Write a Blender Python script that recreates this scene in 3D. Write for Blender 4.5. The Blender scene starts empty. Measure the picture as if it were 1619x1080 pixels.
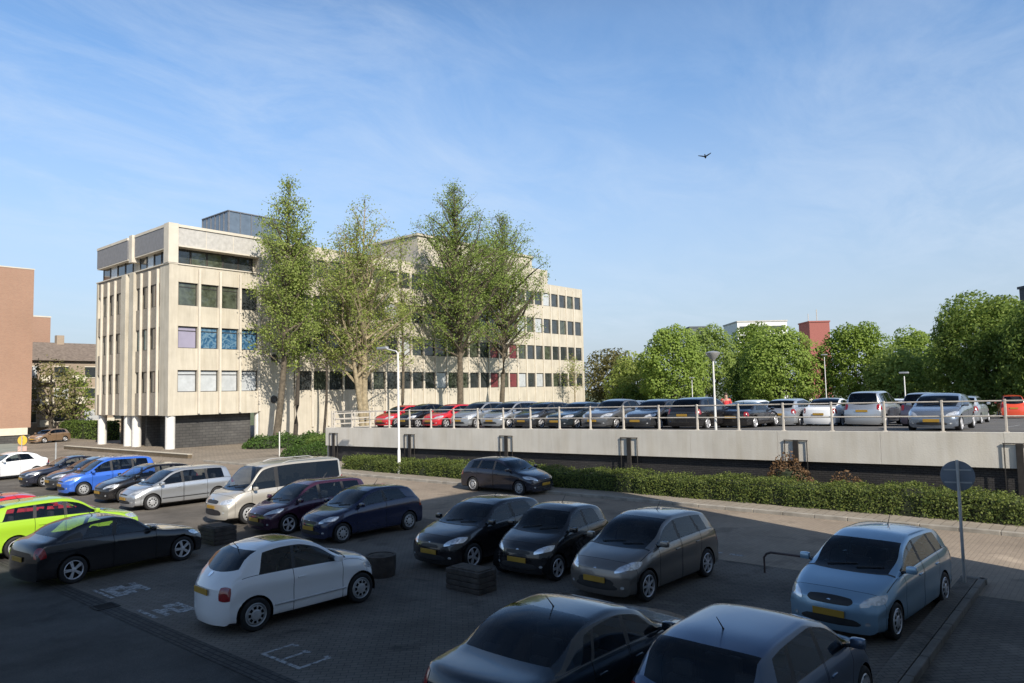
import bpy, bmesh, math, random
import numpy as np
from mathutils import Vector, Matrix
from mathutils.bvhtree import BVHTree
R = math.radians
random.seed(7); rng = np.random.default_rng(7)
scene = bpy.context.scene
COL = scene.collection

# ------------------------------------------------------------------ basics
def link(o, parent=None):
    COL.objects.link(o)
    if parent is not None: o.parent = parent
    return o
def tag(o, label=None, cat=None, group=None, kind=None):
    if label: o['label'] = label
    if cat: o['category'] = cat
    if group: o['group'] = group
    if kind: o['kind'] = kind
    return o
def empty(name, loc, rz=0.0, label=None, cat=None, group=None):
    o = bpy.data.objects.new(name, None); o.location = loc; o.rotation_euler = (0, 0, rz)
    o.empty_display_size = .2
    link(o); return tag(o, label, cat, group)
def mesh_np(name, verts, faces, mats, parent=None, matidx=None, smooth=False, sharp=None):
    """faces: (n,4) array with -1 in the last column for triangles, or a list"""
    me = bpy.data.meshes.new(name)
    verts = np.asarray(verts, dtype=np.float32)
    if isinstance(faces, np.ndarray) and faces.shape[1] == 4 and faces.min() >= 0:
        n = len(faces)
        me.vertices.add(len(verts)); me.vertices.foreach_set('co', verts.ravel())
        me.loops.add(n*4); me.loops.foreach_set('vertex_index', faces.astype(np.int32).ravel())
        me.polygons.add(n)
        me.polygons.foreach_set('loop_start', np.arange(0, n*4, 4, dtype=np.int32))
        me.update(calc_edges=True)
    else:
        me.from_pydata(verts.tolist(), [], [list(f) for f in faces]); me.update()
    if not isinstance(mats, (list, tuple)): mats = [mats]
    for m in mats: me.materials.append(m)
    if matidx is not None: me.polygons.foreach_set('material_index', np.asarray(matidx, dtype=np.int32))
    if smooth:
        me.polygons.foreach_set('use_smooth', np.ones(len(me.polygons), dtype=bool))
        if sharp: me.set_sharp_from_angle(angle=R(sharp))
    me.validate()
    o = bpy.data.objects.new(name, me)
    return link(o, parent)

class MB:
    """collects boxes, tubes and lathes; build() links them as ONE mesh object"""
    def __init__(s): s.v = []; s.f = []; s.m = []
    def add(s, v, f, m=0):
        o = len(s.v); s.v += [tuple(p) for p in v]; s.f += [[i+o for i in q] for q in f]; s.m += [m]*len(f); return s
    def box(s, x0, x1, y0, y1, z0, z1, m=0, bev=0):
        if bev:
            b = min(bev, (x1-x0)*.45, (y1-y0)*.45, (z1-z0)*.45)
            bm = bmesh.new(); bmesh.ops.create_cube(bm, size=1)
            for v in bm.verts: v.co = Vector(((x0+x1)/2+v.co.x*(x1-x0), (y0+y1)/2+v.co.y*(y1-y0), (z0+z1)/2+v.co.z*(z1-z0)))
            bmesh.ops.bevel(bm, geom=bm.edges[:], offset=b, segments=2, affect='EDGES', profile=.6)
            bm.verts.index_update()
            s.add([v.co[:] for v in bm.verts], [[v.index for v in f.verts] for f in bm.faces], m); bm.free(); return s
        v = [(x, y, z) for z in (z0, z1) for y in (y0, y1) for x in (x0, x1)]
        return s.add(v, [(0,2,3,1),(4,5,7,6),(0,1,5,4),(2,6,7,3),(0,4,6,2),(1,3,7,5)], m)
    def tube(s, pts, r, n=8, m=0, cap=True):
        pts = [Vector(p) for p in pts]; rs = r if isinstance(r, (list, tuple)) else [r]*len(pts)
        rings = []; ref = Vector((0, 0, 1))
        for i, p in enumerate(pts):
            d = (pts[min(i+1, len(pts)-1)]-pts[max(i-1, 0)]).normalized()
            a = d.cross(ref)
            if a.length < .05: a = d.cross(Vector((1, 0, 0)))
            a.normalize(); b = d.cross(a)
            rings.append([p+(a*math.cos(t)+b*math.sin(t))*rs[i] for t in [2*math.pi*k/n for k in range(n)]])
        v = [q for ring in rings for q in ring]; f = []
        for i in range(len(pts)-1):
            for k in range(n):
                f.append((i*n+k, i*n+(k+1) % n, (i+1)*n+(k+1) % n, (i+1)*n+k))
        if cap: f.append(list(range(n-1, -1, -1))); f.append([(len(pts)-1)*n+k for k in range(n)])
        return s.add(v, f, m)
    def lathe(s, prof, n=24, m=0, axis='z', at=(0, 0, 0), close=False):
        v = []; f = []
        for (r, h) in prof:
            for k in range(n):
                t = 2*math.pi*k/n; c, sn = r*math.cos(t), r*math.sin(t)
                p = (c, sn, h) if axis == 'z' else ((c, h, sn) if axis == 'y' else (h, c, sn))
                v.append((p[0]+at[0], p[1]+at[1], p[2]+at[2]))
        L = len(prof)
        for i in range(L-1):
            for k in range(n): f.append((i*n+k, i*n+(k+1) % n, (i+1)*n+(k+1) % n, (i+1)*n+k))
        if close: f.append([k for k in range(n)]); f.append([(L-1)*n+k for k in range(n-1, -1, -1)])
        return s.add(v, f, m)
    def quad(s, a, b, c, d, m=0): return s.add([a, b, c, d], [(0, 1, 2, 3)], m)
    def build(s, name, mats, parent=None, smooth=False, sharp=35):
        o = mesh_np(name, s.v, s.f, mats, parent, s.m, smooth, sharp)
        bm = bmesh.new(); bm.from_mesh(o.data); bmesh.ops.recalc_face_normals(bm, faces=bm.faces); bm.to_mesh(o.data); bm.free()
        if smooth: o.data.set_sharp_from_angle(angle=R(sharp))
        return o

# ------------------------------------------------------------------ materials
def nt(name):
    m = bpy.data.materials.new(name); m.use_nodes = True
    t = m.node_tree; p = t.nodes['Principled BSDF']
    return m, t, p
def N(t, typ, **kw):
    n = t.nodes.new(typ)
    for k, v in kw.items():
        if hasattr(n, k): setattr(n, k, v)
        else: n.inputs[k].default_value = v
    return n
def ramp(t, fac, stops):
    r = N(t, 'ShaderNodeValToRGB'); el = r.color_ramp.elements
    while len(el) < len(stops): el.new(.5)
    for e, (p, c) in zip(el, stops):
        e.position = p; e.color = (c[0], c[1], c[2], 1) if hasattr(c, '__len__') else (c, c, c, 1)
    t.links.new(fac, r.inputs[0]); return r.outputs[0]
def c4(c): return (c[0], c[1], c[2], 1)
def simple(name, col, rough=.6, metal=0., spec=.5, noise=.15, scale=3., coat=0., bump=0., bscale=40.):
    m, t, p = nt(name)
    p.inputs['Roughness'].default_value = rough; p.inputs['Metallic'].default_value = metal
    p.inputs['Specular IOR Level'].default_value = spec; p.inputs['Coat Weight'].default_value = coat
    p.inputs['Coat Roughness'].default_value = .04
    tc = N(t, 'ShaderNodeTexCoord')
    n = N(t, 'ShaderNodeTexNoise', Scale=scale, Detail=6.); t.links.new(tc.outputs['Object'], n.inputs['Vector'])
    lo = [max(0, x*(1-noise)) for x in col]; hi = [min(1, x*(1+noise)) for x in col]
    t.links.new(ramp(t, n.outputs['Fac'], [(.3, lo), (.7, hi)]), p.inputs['Base Color'])
    if bump:
        n2 = N(t, 'ShaderNodeTexNoise', Scale=bscale, Detail=5.); t.links.new(tc.outputs['Object'], n2.inputs['Vector'])
        b = N(t, 'ShaderNodeBump', Strength=bump, Distance=.02); t.links.new(n2.outputs['Fac'], b.inputs['Height']); t.links.new(b.outputs[0], p.inputs['Normal'])
    return m
def paint(name, col, metal=0.0, rough=.24):
    m, t, p = nt(name)
    p.inputs['Metallic'].default_value = metal; p.inputs['Roughness'].default_value = rough
    p.inputs['Coat Weight'].default_value = 1.; p.inputs['Coat Roughness'].default_value = .03; p.inputs['Specular IOR Level'].default_value = .3
    tc = N(t, 'ShaderNodeTexCoord')
    n = N(t, 'ShaderNodeTexNoise', Scale=2.2, Detail=8., Roughness=.7); t.links.new(tc.outputs['Object'], n.inputs['Vector'])
    # road dust, heavier low on the body
    sx = N(t, 'ShaderNodeSeparateXYZ'); t.links.new(tc.outputs['Object'], sx.inputs[0])
    mr = N(t, 'ShaderNodeMapRange'); mr.inputs[1].default_value = .15; mr.inputs[2].default_value = .75; mr.inputs[3].default_value = .16; mr.inputs[4].default_value = .015
    t.links.new(sx.outputs['Z'], mr.inputs[0])
    mu = N(t, 'ShaderNodeMath', operation='MULTIPLY'); t.links.new(n.outputs['Fac'], mu.inputs[0]); t.links.new(mr.outputs[0], mu.inputs[1])
    mx = N(t, 'ShaderNodeMix', data_type='RGBA'); t.links.new(mu.outputs[0], mx.inputs[0])
    mx.inputs[6].default_value = c4(col); mx.inputs[7].default_value = (.14, .12, .10, 1)
    t.links.new(mx.outputs[2], p.inputs['Base Color'])
    return m
def streaked(name, col, amt=.16, rough=.9, stain=(.55, .52, .47)):
    m = simple(name, col, rough, noise=.09, scale=.8, bump=.3, bscale=18)
    t = m.node_tree; p = t.nodes['Principled BSDF']; src = p.inputs['Base Color'].links[0].from_socket
    tc = N(t, 'ShaderNodeTexCoord'); mp = N(t, 'ShaderNodeMapping'); mp.inputs['Scale'].default_value = (2.6, 2.6, .22); t.links.new(tc.outputs['Object'], mp.inputs[0])
    n = N(t, 'ShaderNodeTexNoise', Scale=1., Detail=8., Roughness=.65); t.links.new(mp.outputs[0], n.inputs['Vector'])
    mx = N(t, 'ShaderNodeMix', data_type='RGBA', blend_type='MULTIPLY'); t.links.new(ramp(t, n.outputs['Fac'], [(.42, 0), (.75, 1)]), mx.inputs[0])
    t.links.new(src, mx.inputs[6]); mx.inputs[7].default_value = c4(stain); t.links.new(mx.outputs[2], p.inputs['Base Color'])
    return m
def brickmat(name, c1, c2, mortar, w, h, ms, plane='xy', rough=.85, big=.25, off=.5, bigscale=.25, rot=0):
    m, t, p = nt(name); p.inputs['Roughness'].default_value = rough; p.inputs['Specular IOR Level'].default_value = .3
    tc = N(t, 'ShaderNodeTexCoord'); s = N(t, 'ShaderNodeSeparateXYZ'); t.links.new(tc.outputs['Object'], s.inputs[0])
    cb = N(t, 'ShaderNodeCombineXYZ')
    if plane == 'xy':
        t.links.new(s.outputs['X'], cb.inputs[0]); t.links.new(s.outputs['Y'], cb.inputs[1])
    else:
        a = N(t, 'ShaderNodeMath', operation='ADD'); t.links.new(s.outputs['X'], a.inputs[0]); t.links.new(s.outputs['Y'], a.inputs[1])
        t.links.new(a.outputs[0], cb.inputs[0]); t.links.new(s.outputs['Z'], cb.inputs[1])
    vec = cb.outputs[0]
    if rot:
        vr = N(t, 'ShaderNodeVectorRotate', rotation_type='Z_AXIS'); vr.inputs['Angle'].default_value = R(rot); t.links.new(vec, vr.inputs['Vector']); vec = vr.outputs[0]
    b = N(t, 'ShaderNodeTexBrick', offset=off); b.inputs['Scale'].default_value = 1
    b.inputs['Color1'].default_value = c4(c1); b.inputs['Color2'].default_value = c4(c2); b.inputs['Mortar'].default_value = c4(mortar)
    b.inputs['Brick Width'].default_value = w; b.inputs['Row Height'].default_value = h; b.inputs['Mortar Size'].default_value = ms
    t.links.new(vec, b.inputs['Vector'])
    n = N(t, 'ShaderNodeTexNoise', Scale=bigscale, Detail=9., Roughness=.62); t.links.new(tc.outputs['Object'], n.inputs['Vector'])
    mx = N(t, 'ShaderNodeMix', data_type='RGBA', blend_type='MULTIPLY'); mx.inputs[0].default_value = 1
    t.links.new(b.outputs['Color'], mx.inputs[6])
    t.links.new(ramp(t, n.outputs['Fac'], [(.28, 1-big*1.3), (.72, 1+big)]), mx.inputs[7])
    t.links.new(mx.outputs[2], p.inputs['Base Color'])
    bp = N(t, 'ShaderNodeBump', Strength=.5, Distance=.01); t.links.new(b.outputs['Fac'], bp.inputs['Height']); bp.invert = True
    t.links.new(bp.outputs[0], p.inputs['Normal'])
    return m
def leafmat(name, c1, c2, trans=.35):
    m, t, p = nt(name); out = t.nodes['Material Output']
    g = N(t, 'ShaderNodeNewGeometry')
    col = ramp(t, g.outputs['Random Per Island'], [(0, c1), (1, c2)])
    p.inputs['Roughness'].default_value = .6; p.inputs['Specular IOR Level'].default_value = .3
    t.links.new(col, p.inputs['Base Color'])
    tr = N(t, 'ShaderNodeBsdfTranslucent'); t.links.new(col, tr.inputs['Color'])
    mx = N(t, 'ShaderNodeMixShader'); mx.inputs[0].default_value = trans
    t.links.new(p.outputs[0], mx.inputs[1]); t.links.new(tr.outputs[0], mx.inputs[2]); t.links.new(mx.outputs[0], out.inputs[0])
    return m
def carglass(name, tint=(.66, .70, .70)):
    m, t, p = nt(name); out = t.nodes['Material Output']; t.nodes.remove(p)
    f = N(t, 'ShaderNodeFresnel', IOR=1.5)
    tr = N(t, 'ShaderNodeBsdfTransparent', Color=c4(tint)); gl = N(t, 'ShaderNodeBsdfGlossy', Roughness=.02)
    gl.inputs['Color'].default_value = (.9, .95, 1, 1)
    mx = N(t, 'ShaderNodeMixShader'); t.links.new(f.outputs[0], mx.inputs[0])
    t.links.new(tr.outputs[0], mx.inputs[1]); t.links.new(gl.outputs[0], mx.inputs[2]); t.links.new(mx.outputs[0], out.inputs[0])
    return m

M = {}
M['glass'] = carglass('car_glass')
M['glass_dark'] = carglass('car_glass_tinted', (.14, .155, .165))
M['rubber'] = simple('black_rubber', (.018, .018, .019), .7, noise=.3, spec=.3)
M['trim'] = simple('black_trim', (.02, .02, .021), .5, noise=.2)
M['gap'] = simple('panel_gap', (.006, .006, .006), .9, noise=.1, spec=.1)
M['alloy'] = simple('alloy', (.58, .58, .60), .35, metal=.45, noise=.1)
M['hubcap'] = simple('hubcap_plastic', (.42, .43, .44), .4, metal=.3, noise=.12)
M['interior'] = simple('interior_cloth', (.025, .025, .028), .85, noise=.25)
M['plate'] = simple('yellow_plate', (.36, .21, .025), .45, noise=.08)
M['chrome'] = simple('chrome', (.75, .76, .78), .12, metal=1., noise=.05)
M['taillight'] = simple('red_lens', (.22, .008, .01), .15, coat=1., noise=.25, scale=14)
M['amber'] = simple('amber_lens', (.45, .13, .01), .2, coat=1., noise=.15)
def headlamp():
    m, t, p = nt('headlamp_lens'); tc = N(t, 'ShaderNodeTexCoord')
    v = N(t, 'ShaderNodeTexVoronoi', Scale=9.); t.links.new(tc.outputs['Object'], v.inputs['Vector'])
    t.links.new(ramp(t, v.outputs['Distance'], [(.1, (.88, .9, .92)), (.35, (.5, .52, .54)), (.6, (.8, .82, .84))]), p.inputs['Base Color'])
    p.inputs['Metallic'].default_value = .6; p.inputs['Roughness'].default_value = .2; p.inputs['Coat Weight'].default_value = 1.; p.inputs['Coat Roughness'].default_value = .02
    return m
M['headlamp'] = headlamp()

# ------------------------------------------------------------------ car generator
def pchip(xs, ys):
    xs = np.array(xs, float); ys = np.array(ys, float); h = np.diff(xs); d = np.diff(ys)/h
    mm = np.zeros_like(ys)
    for i in range(1, len(xs)-1):
        if d[i-1]*d[i] > 0:
            w1 = 2*h[i]+h[i-1]; w2 = h[i]+2*h[i-1]; mm[i] = (w1+w2)/(w1/d[i-1]+w2/d[i])
    mm[0] = d[0]; mm[-1] = d[-1]
    def f(x):
        x = np.clip(x, xs[0], xs[-1]); i = np.clip(np.searchsorted(xs, x, 'right')-1, 0, len(xs)-2)
        t = (x-xs[i])/h[i]
        return (ys[i]*(1+2*t)*(1-t)**2+mm[i]*h[i]*t*(1-t)**2+ys[i+1]*t*t*(3-2*t)+mm[i+1]*h[i]*t*t*(t-1))
    return f
def sst(x): x = np.clip(x, 0, 1); return x*x*(3-2*x)
SEG = [1, 2, 3, 4, 3, 3, 2, 5, 2, 3, 5]
JT = np.concatenate([k+np.arange(n)/n for k, n in enumerate(SEG)]+[[11.]])   # ring parameter of every grid line

BASE = dict(zu=.17, Rw=.30, tum=.42, nose=.26, tail=.14, plan=[(0, .86), (.05, .93), (.18, .985), (.5, 1), (.8, .99), (.94, .94), (1, .9)],
            shear=[], rim='alloy', trimlow=True, glass='glass', cowlbow=.10, rearbow=.05, hdl=None, tll=None, grille=None, rail=None)
SPEC = {
 'hatch': dict(BASE, prof=[(0,.44),(.015,.49),(.09,.575),(.235,.675),(.43,.945),(.54,1),(.72,.988),(.865,.925),(.955,.68),(.985,.625),(1,.57)],
   belt=[(0,.41),(.2,.6),(.3,.645),(.8,.685),(.95,.65),(1,.52)], ws=(.235,.43), rg=(.875,.945), win=[(.285,.50),(.525,.72),(.745,.835)], doors=[(.29,.512),(.52,.735)],
   shear=[(0,0),(.45,0),(.6,-.02),(.80,-.10),(.93,0),(1,0)]),
 'hatch3': dict(BASE, prof=[(0,.45),(.015,.50),(.10,.585),(.25,.675),(.45,.95),(.56,1),(.72,.985),(.86,.92),(.955,.68),(.985,.63),(1,.57)],
   belt=[(0,.42),(.2,.60),(.3,.645),(.8,.695),(.95,.655),(1,.52)], ws=(.25,.45), rg=(.87,.945), win=[(.305,.565),(.595,.80)], doors=[(.30,.58)],
   shear=[(0,0),(.45,0),(.6,-.03),(.80,-.12),(.93,0),(1,0)]),
 'bubble': dict(BASE, prof=[(0,.44),(.02,.52),(.08,.60),(.16,.645),(.27,.695),(.45,.935),(.56,.995),(.64,1),(.74,.975),(.84,.885),(.945,.675),(.975,.63),(1,.53)],
   belt=[(0,.41),(.15,.585),(.28,.625),(.8,.655),(.95,.62),(1,.50)], ws=(.27,.45), rg=(.80,.905), win=[(.315,.585),(.60,.775)], doors=[(.29,.60)],
   shear=[(0,0),(.45,0),(.6,-.05),(.76,-.13),(.92,0),(1,0)], nose=.34, tail=.24, tum=.48, rim='cap', cowlbow=.14, rearbow=.10,
   plan=[(0,.80),(.06,.90),(.2,.98),(.5,1),(.8,.985),(.94,.93),(1,.86)]),
 'compact': dict(BASE, prof=[(0,.43),(.015,.49),(.12,.585),(.31,.665),(.48,.945),(.57,1),(.68,.99),(.80,.915),(.90,.76),(.965,.715),(.99,.67),(1,.58)],
   belt=[(0,.40),(.2,.60),(.33,.645),(.8,.695),(.95,.68),(1,.53)], ws=(.31,.48), rg=(.775,.895), win=[(.36,.575),(.60,.77)], doors=[(.345,.59)],
   shear=[(0,0),(.45,0),(.6,-.04),(.76,-.15),(.92,0),(1,0)]),
 'sedan': dict(BASE, prof=[(0,.45),(.012,.50),(.12,.59),(.28,.675),(.45,.95),(.55,1),(.655,.985),(.74,.92),(.855,.735),(.96,.705),(.985,.68),(1,.6)],
   belt=[(0,.42),(.2,.61),(.3,.65),(.8,.695),(.95,.69),(1,.55)], ws=(.28,.45), rg=(.725,.85), win=[(.325,.51),(.53,.685),(.70,.745)], doors=[(.32,.52),(.528,.70)],
   shear=[(0,0),(.45,0),(.6,-.03),(.74,-.10),(.88,0),(1,0)], tail=.16),
 'mpv': dict(BASE, prof=[(0,.42),(.015,.46),(.08,.55),(.19,.63),(.40,.945),(.5,1),(.78,.988),(.90,.945),(.965,.64),(.99,.56),(1,.5)],
   belt=[(0,.39),(.15,.56),(.25,.60),(.85,.64),(.95,.62),(1,.47)], ws=(.19,.40), rg=(.905,.955), win=[(.245,.45),(.475,.68),(.705,.87)], doors=[(.26,.46),(.47,.69)],
   shear=[(0,0),(.5,0),(.7,-.01),(.86,-.04),(.96,0),(1,0)]),
 'van': dict(BASE, prof=[(0,.36),(.012,.44),(.05,.50),(.155,.585),(.31,.945),(.40,.985),(.6,1),(.93,.99),(.975,.94),(.992,.6),(1,.5)],
   belt=[(0,.33),(.1,.51),(.2,.555),(.9,.575),(.96,.57),(1,.42)], ws=(.155,.315), rg=(.975,.988), win=[(.205,.385),(.415,.935)], doors=[(.20,.395)],
   tum=.22, rim='cap', nose=.30, tail=.06, zu=.2),
 'estate': dict(BASE, prof=[(0,.44),(.015,.49),(.12,.585),(.27,.67),(.44,.95),(.54,1),(.75,.985),(.88,.94),(.965,.68),(.985,.63),(1,.57)],
   belt=[(0,.41),(.2,.60),(.3,.645),(.8,.68),(.95,.66),(1,.52)], ws=(.27,.44), rg=(.89,.955), win=[(.315,.50),(.52,.68),(.70,.87)], doors=[(.31,.51),(.518,.69)],
   shear=[(0,0),(.5,0),(.7,-.02),(.86,-.08),(.96,0),(1,0)]),
}

def rim_mesh(kind, Rw, col):
    r = Rw*.70; b = MB()
    b.lathe([(r, -.05), (r, .0), (r*.95, .012), (r*.90, .0), (r*.88, -.03)], 28, 0, 'y')
    b.lathe([(r*.9, -.05), (.001, -.05)], 28, 1, 'y')
    if kind == 'cap':
        b.lathe([(r*.86, -.02), (r*.78, .006), (r*.42, .012), (r*.36, .022), (r*.16, .026), (.001, .028)], 28, 0, 'y')
        for k in range(9):
            t = 2*math.pi*k/9; c, s = math.cos(t), math.sin(t)
            p = [(r*.48, -.045), (r*.72, -.06), (r*.72, .06), (r*.48, .045)]
            b.add([(x*c-y*s, .0135-.004*(x > r*.6), x*s+y*c) for x, y in [(q[0], q[1]*.55) for q in p]], [(0, 1, 2, 3)], 1)
    else:
        n = 5 if kind == 'alloy' else 7
        b.lathe([(r*.26, -.03), (r*.24, .008), (r*.12, .014), (.001, .014)], 20, 0, 'y')
        for k in range(n):
            for dd in ((-.11, .11) if kind == 'alloy' else (0,)):
                t = 2*math.pi*k/n+dd; c, s = math.cos(t), math.sin(t); w0, w1 = .022, .017
                prof = [(r*.18, -w0, -.02), (r*.18, w0, -.02), (r*.93, w1, -.03), (r*.93, -w1, -.03), (r*.2, -w0*.8, .008), (r*.2, w0*.8, .008), (r*.93, w1*.8, .002), (r*.93, -w1*.8, .002)]
                b.add([(x*c-y*s, h, x*s+y*c) for x, y, h in prof], [(4, 5, 6, 7), (0, 1, 5, 4), (1, 2, 6, 5), (2, 3, 7, 6), (3, 0, 4, 7)], 0)
    return b
PATCHN = 7
def car(name, label, cat, loc, heading, kind, dims, pm, group=None, lod=1, **over):
    S = dict(SPEC[kind]); S.update(over)
    L, W, H, wb = dims; Rw = S['Rw']; zu = S['zu']
    root = empty(name, loc, R(heading), label, cat, group)
    fz = pchip([a*L for a, _ in S['prof']], [b*H for _, b in S['prof']])
    fb = pchip([a*L for a, _ in S['belt']], [b*H for _, b in S['belt']])
    fw = pchip([a*L for a, _ in S['plan']], [b*W/2 for _, b in S['plan']])
    shx = [a*L for a, _ in S['shear']] or [0, L]; shy = [b*L for _, b in S['shear']] or [0, 0]
    of = (L-wb)*.47; ra, rb_ = of, of+wb
    ws0, ws1 = S['ws'][0]*L, S['ws'][1]*L; rg0, rg1 = S['rg'][0]*L, S['rg'][1]*L
    brk = [0, .015, .04, .08, .13, L-.10, L-.05, L-.02, L, ws0-.05, ws0, ws1, rg0, rg1, .055*L-.005, .055*L+.005]
    for d in S['doors']: brk += [d[0]*L-.006, d[0]*L+.006, d[1]*L-.006, d[1]*L+.006]
    for w in S['win']: brk += [w[0]*L, w[1]*L]
    step = .075 if lod else .15
    brk = sorted(brk); st = []
    for a in brk:
        if not st or a-st[-1] > .004: st.append(a)
    full = []
    for a, b in zip(st[:-1], st[1:]):
        n = max(1, int(round((b-a)/step))); full += [a+(b-a)*k/n for k in range(n)]
    full.append(L); s = np.array(full)
    jt = JT; nj = len(jt); ns = len(s)
    # warped grid: pillars lean, windscreen foot bows
    fr = np.clip((jt-7.)/2., 0, 1); top = np.clip((jt-9.)/2., 0, 1)
    SS = s[:, None]+np.interp(s, shx, shy)[:, None]*fr[None, :]
    def bump(c, w): return np.clip(1-np.abs(s-c)/w, 0, 1)**1.0
    SS = SS-(S['cowlbow']*bump(ws0, .45)+S['cowlbow']*.6*bump(ws1, .35))[:, None]*(1-(1-top)**2)[None, :]
    SS = SS+(S['rearbow']*bump(rg1, .3)+S['rearbow']*bump(rg0, .4))[:, None]*(1-(1-top)**2)[None, :]
    SS = np.clip(SS, 0, L)
    SS[0] = 0; SS[-1] = L
    w = fw(SS); zt = fz(SS); zb = np.minimum(fb(SS), zt-.05); gh = zt-zb; b = sst((gh-.10)/.24)
    wbm = w-.045
    P = np.zeros((ns, nj, 12, 2))
    def setp(k, y, z): P[:, :, k, 0] = y; P[:, :, k, 1] = z
    hh = zb-zu
    setp(0, 0*w, zu+0*w); setp(1, w-.13, zu+0*w); setp(2, w-.035, zu+.05+0*w); setp(3, w-.010, zu+.28*hh); setp(4, w-.012, zu+.54*hh)
    setp(5, w+.002, zu+.80*hh); setp(6, wbm, zb)
    y8 = wbm-.02-S['tum']*np.maximum(gh-.135, 0)
    def mix(a, c): return a*(1-b)+c*b
    setp(7, mix(wbm-.02, wbm-.014), mix(zb+.016, zb+.02)); setp(8, mix(wbm*.93, y8), mix(zb+.5*gh, zt-.105)); setp(9, mix(wbm*.80, y8-.06), mix(zb+.76*gh, zt-.04))
    setp(10, mix(wbm*.44, y8*.52), mix(zt-.07*gh, zt-.008)); setp(11, 0*w, zt)
    k = np.clip(np.floor(jt).astype(int), 0, 10); t = jt-k
    k0 = np.clip(k-1, 0, 11); k2 = k+1; k3 = np.clip(k+2, 0, 11)
    def take(i): return P[:, np.arange(nj), i, :]
    p0, p1, p2, p3 = take(k0), take(k), take(k2), take(k3)
    p3 = np.where((k == 10)[None, :, None], np.stack([-p1[..., 0], p1[..., 1]], -1), p3)
    tt = t[None, :, None]; tens = .5
    m1 = tens*(p2-p0); m2 = tens*(p3-p1)
    d = np.linalg.norm(p2-p1, axis=-1, keepdims=True)
    def lim(m): n_ = np.linalg.norm(m, axis=-1, keepdims=True); return m*np.minimum(1, 1.0*d/np.maximum(n_, 1e-6))
    m1, m2 = lim(m1), lim(m2)
    Q = p1*(1+2*tt)*(1-tt)**2+m1*tt*(1-tt)**2+p2*tt*tt*(3-2*tt)+m2*tt*tt*(tt-1)
    y = np.maximum(Q[..., 0], 0); z = Q[..., 1]
    y[:, -1] = 0; y[:, 0] = 0
    # nose and tail rounding in plan and in side view
    def warp(SS, y, z):
        r = np.clip(np.abs(y)/(W/2), 0, 1.05)
        x = SS+S['nose']*r**2.6*np.clip(1-SS/1.15, 0, 1)**2-S['tail']*r**2.6*np.clip(1-(L-SS)/.9, 0, 1)**2
        zn = .36*H*.9; x = x+np.clip(1-SS/.35, 0, 1)**2*(.55*np.clip(z-zn, 0, 1)**1.6+.9*np.clip(.36-z, 0, 1)**2)
        zr = .38; x = x-np.clip(1-(L-SS)/.35, 0, 1)**2*(.20*np.clip(z-.6, 0, 1)**1.3+.9*np.clip(zr-z, 0, 1)**2)
        return x
    X = warp(SS, y, z)
    # wheel arches: push grid lines on to the arch circle
    Ra = Rw+.045; dead = np.zeros((ns, nj), bool)
    for c in (ra, rb_):
        dx = X-c; dz = z-Rw; rr = np.hypot(dx, dz); inn = (rr < Ra) & (jt[None, :] < 6) & (y > .35)
        dead |= inn
    def allc(Amat): return Amat[:-1, :-1] & Amat[1:, :-1] & Amat[1:, 1:] & Amat[:-1, 1:]
    kill = allc(dead)
    # underside inside the arch is cut away too
    live = ~kill
    touch = np.zeros((ns, nj), bool)
    for (a, b_) in ((0, 0), (1, 0), (1, 1), (0, 1)):
        touch[a:ns-1+a, b_:nj-1+b_] |= live
    for c in (ra, rb_):
        dx = X-c; dz = z-Rw; rr = np.hypot(dx, dz)
        mv = dead & touch & (rr < Ra) & (rr > 1e-4)
        sc = np.where(mv, Ra/np.maximum(rr, 1e-4), 1)
        X = np.where(mv, c+dx*sc, X); z = np.where(mv, np.maximum(Rw+dz*sc, zu), z)
    xf = wb/2+of
    VR = np.stack([xf-X, -y, z], -1).reshape(-1, 3); VL = np.stack([xf-X, y, z], -1).reshape(-1, 3)
    nV = len(VR); idx = np.arange(nV).reshape(ns, nj)
    # cells
    sc_ = (s[:-1]+s[1:])/2; jc = (jt[:-1]+jt[1:])/2
    SC = np.repeat(sc_[:, None], nj-1, 1); JC = np.repeat(jc[None, :], ns-1, 0); dS = np.diff(s)[:, None]+0*SC
    part = np.full(SC.shape, 'body', dtype=object); mi = np.zeros(SC.shape, int)
    mi[JC < (2 if S['trimlow'] else 1)] = 1
    cabin = (SC > ws0+.1) & (SC < rg1)
    rubz = (JC > 6.4) & (JC < 7) & (cabin | ((SC > .10*L) & (SC < ws0)))
    mi[rubz] = 1
    mi[(SC > ws0-.05) & (SC < ws0) & (JC > 7.5)] = 1
    hood = (SC > .055*L+.005) & (SC < ws0-.05) & (JC > 7); part[hood] = 'bonnet'
    fb_ = (SC < .055*L-.005) & (JC > 1); part[fb_] = 'bumper'
    rbm = (SC > L-.06) & (JC > 1) & (JC < 4.5); part[rbm] = 'bumper_rear'
    bs = np.abs(SC-.055*L) < .0051; part[bs & (JC > 2)] = 'body'; mi[bs & (JC > 2)] = 2
    part[(SC > rg1) & (JC > 6.4) & (SC < L)] = 'tailgate'
    part[(SC > ws0) & (SC < ws1) & (JC > 9)] = 'windscreen'
    rw = (SC > rg0) & (SC < rg1) & (JC > (9 if kind != 'van' else 8.)); part[rw] = 'rear_window'
    side0 = (SC > S['win'][0][0]*L) & (SC < S['win'][-1][1]*L) & (JC > 7) & (JC < 8); mi[side0] = 1
    if lod:
        for q, (d0, d1) in enumerate(S['doors']):
            part[(SC > d0*L) & (SC < d1*L) & (JC > 2) & (JC < 7)] = 'door%d' % q
            seam = (np.abs(SC-d0*L) < .0061) | (np.abs(SC-d1*L) < .0061)
            part[seam & (JC > 2) & (JC < 7)] = 'body'; mi[seam & (JC > 2) & (JC < 7)] = 2
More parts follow.
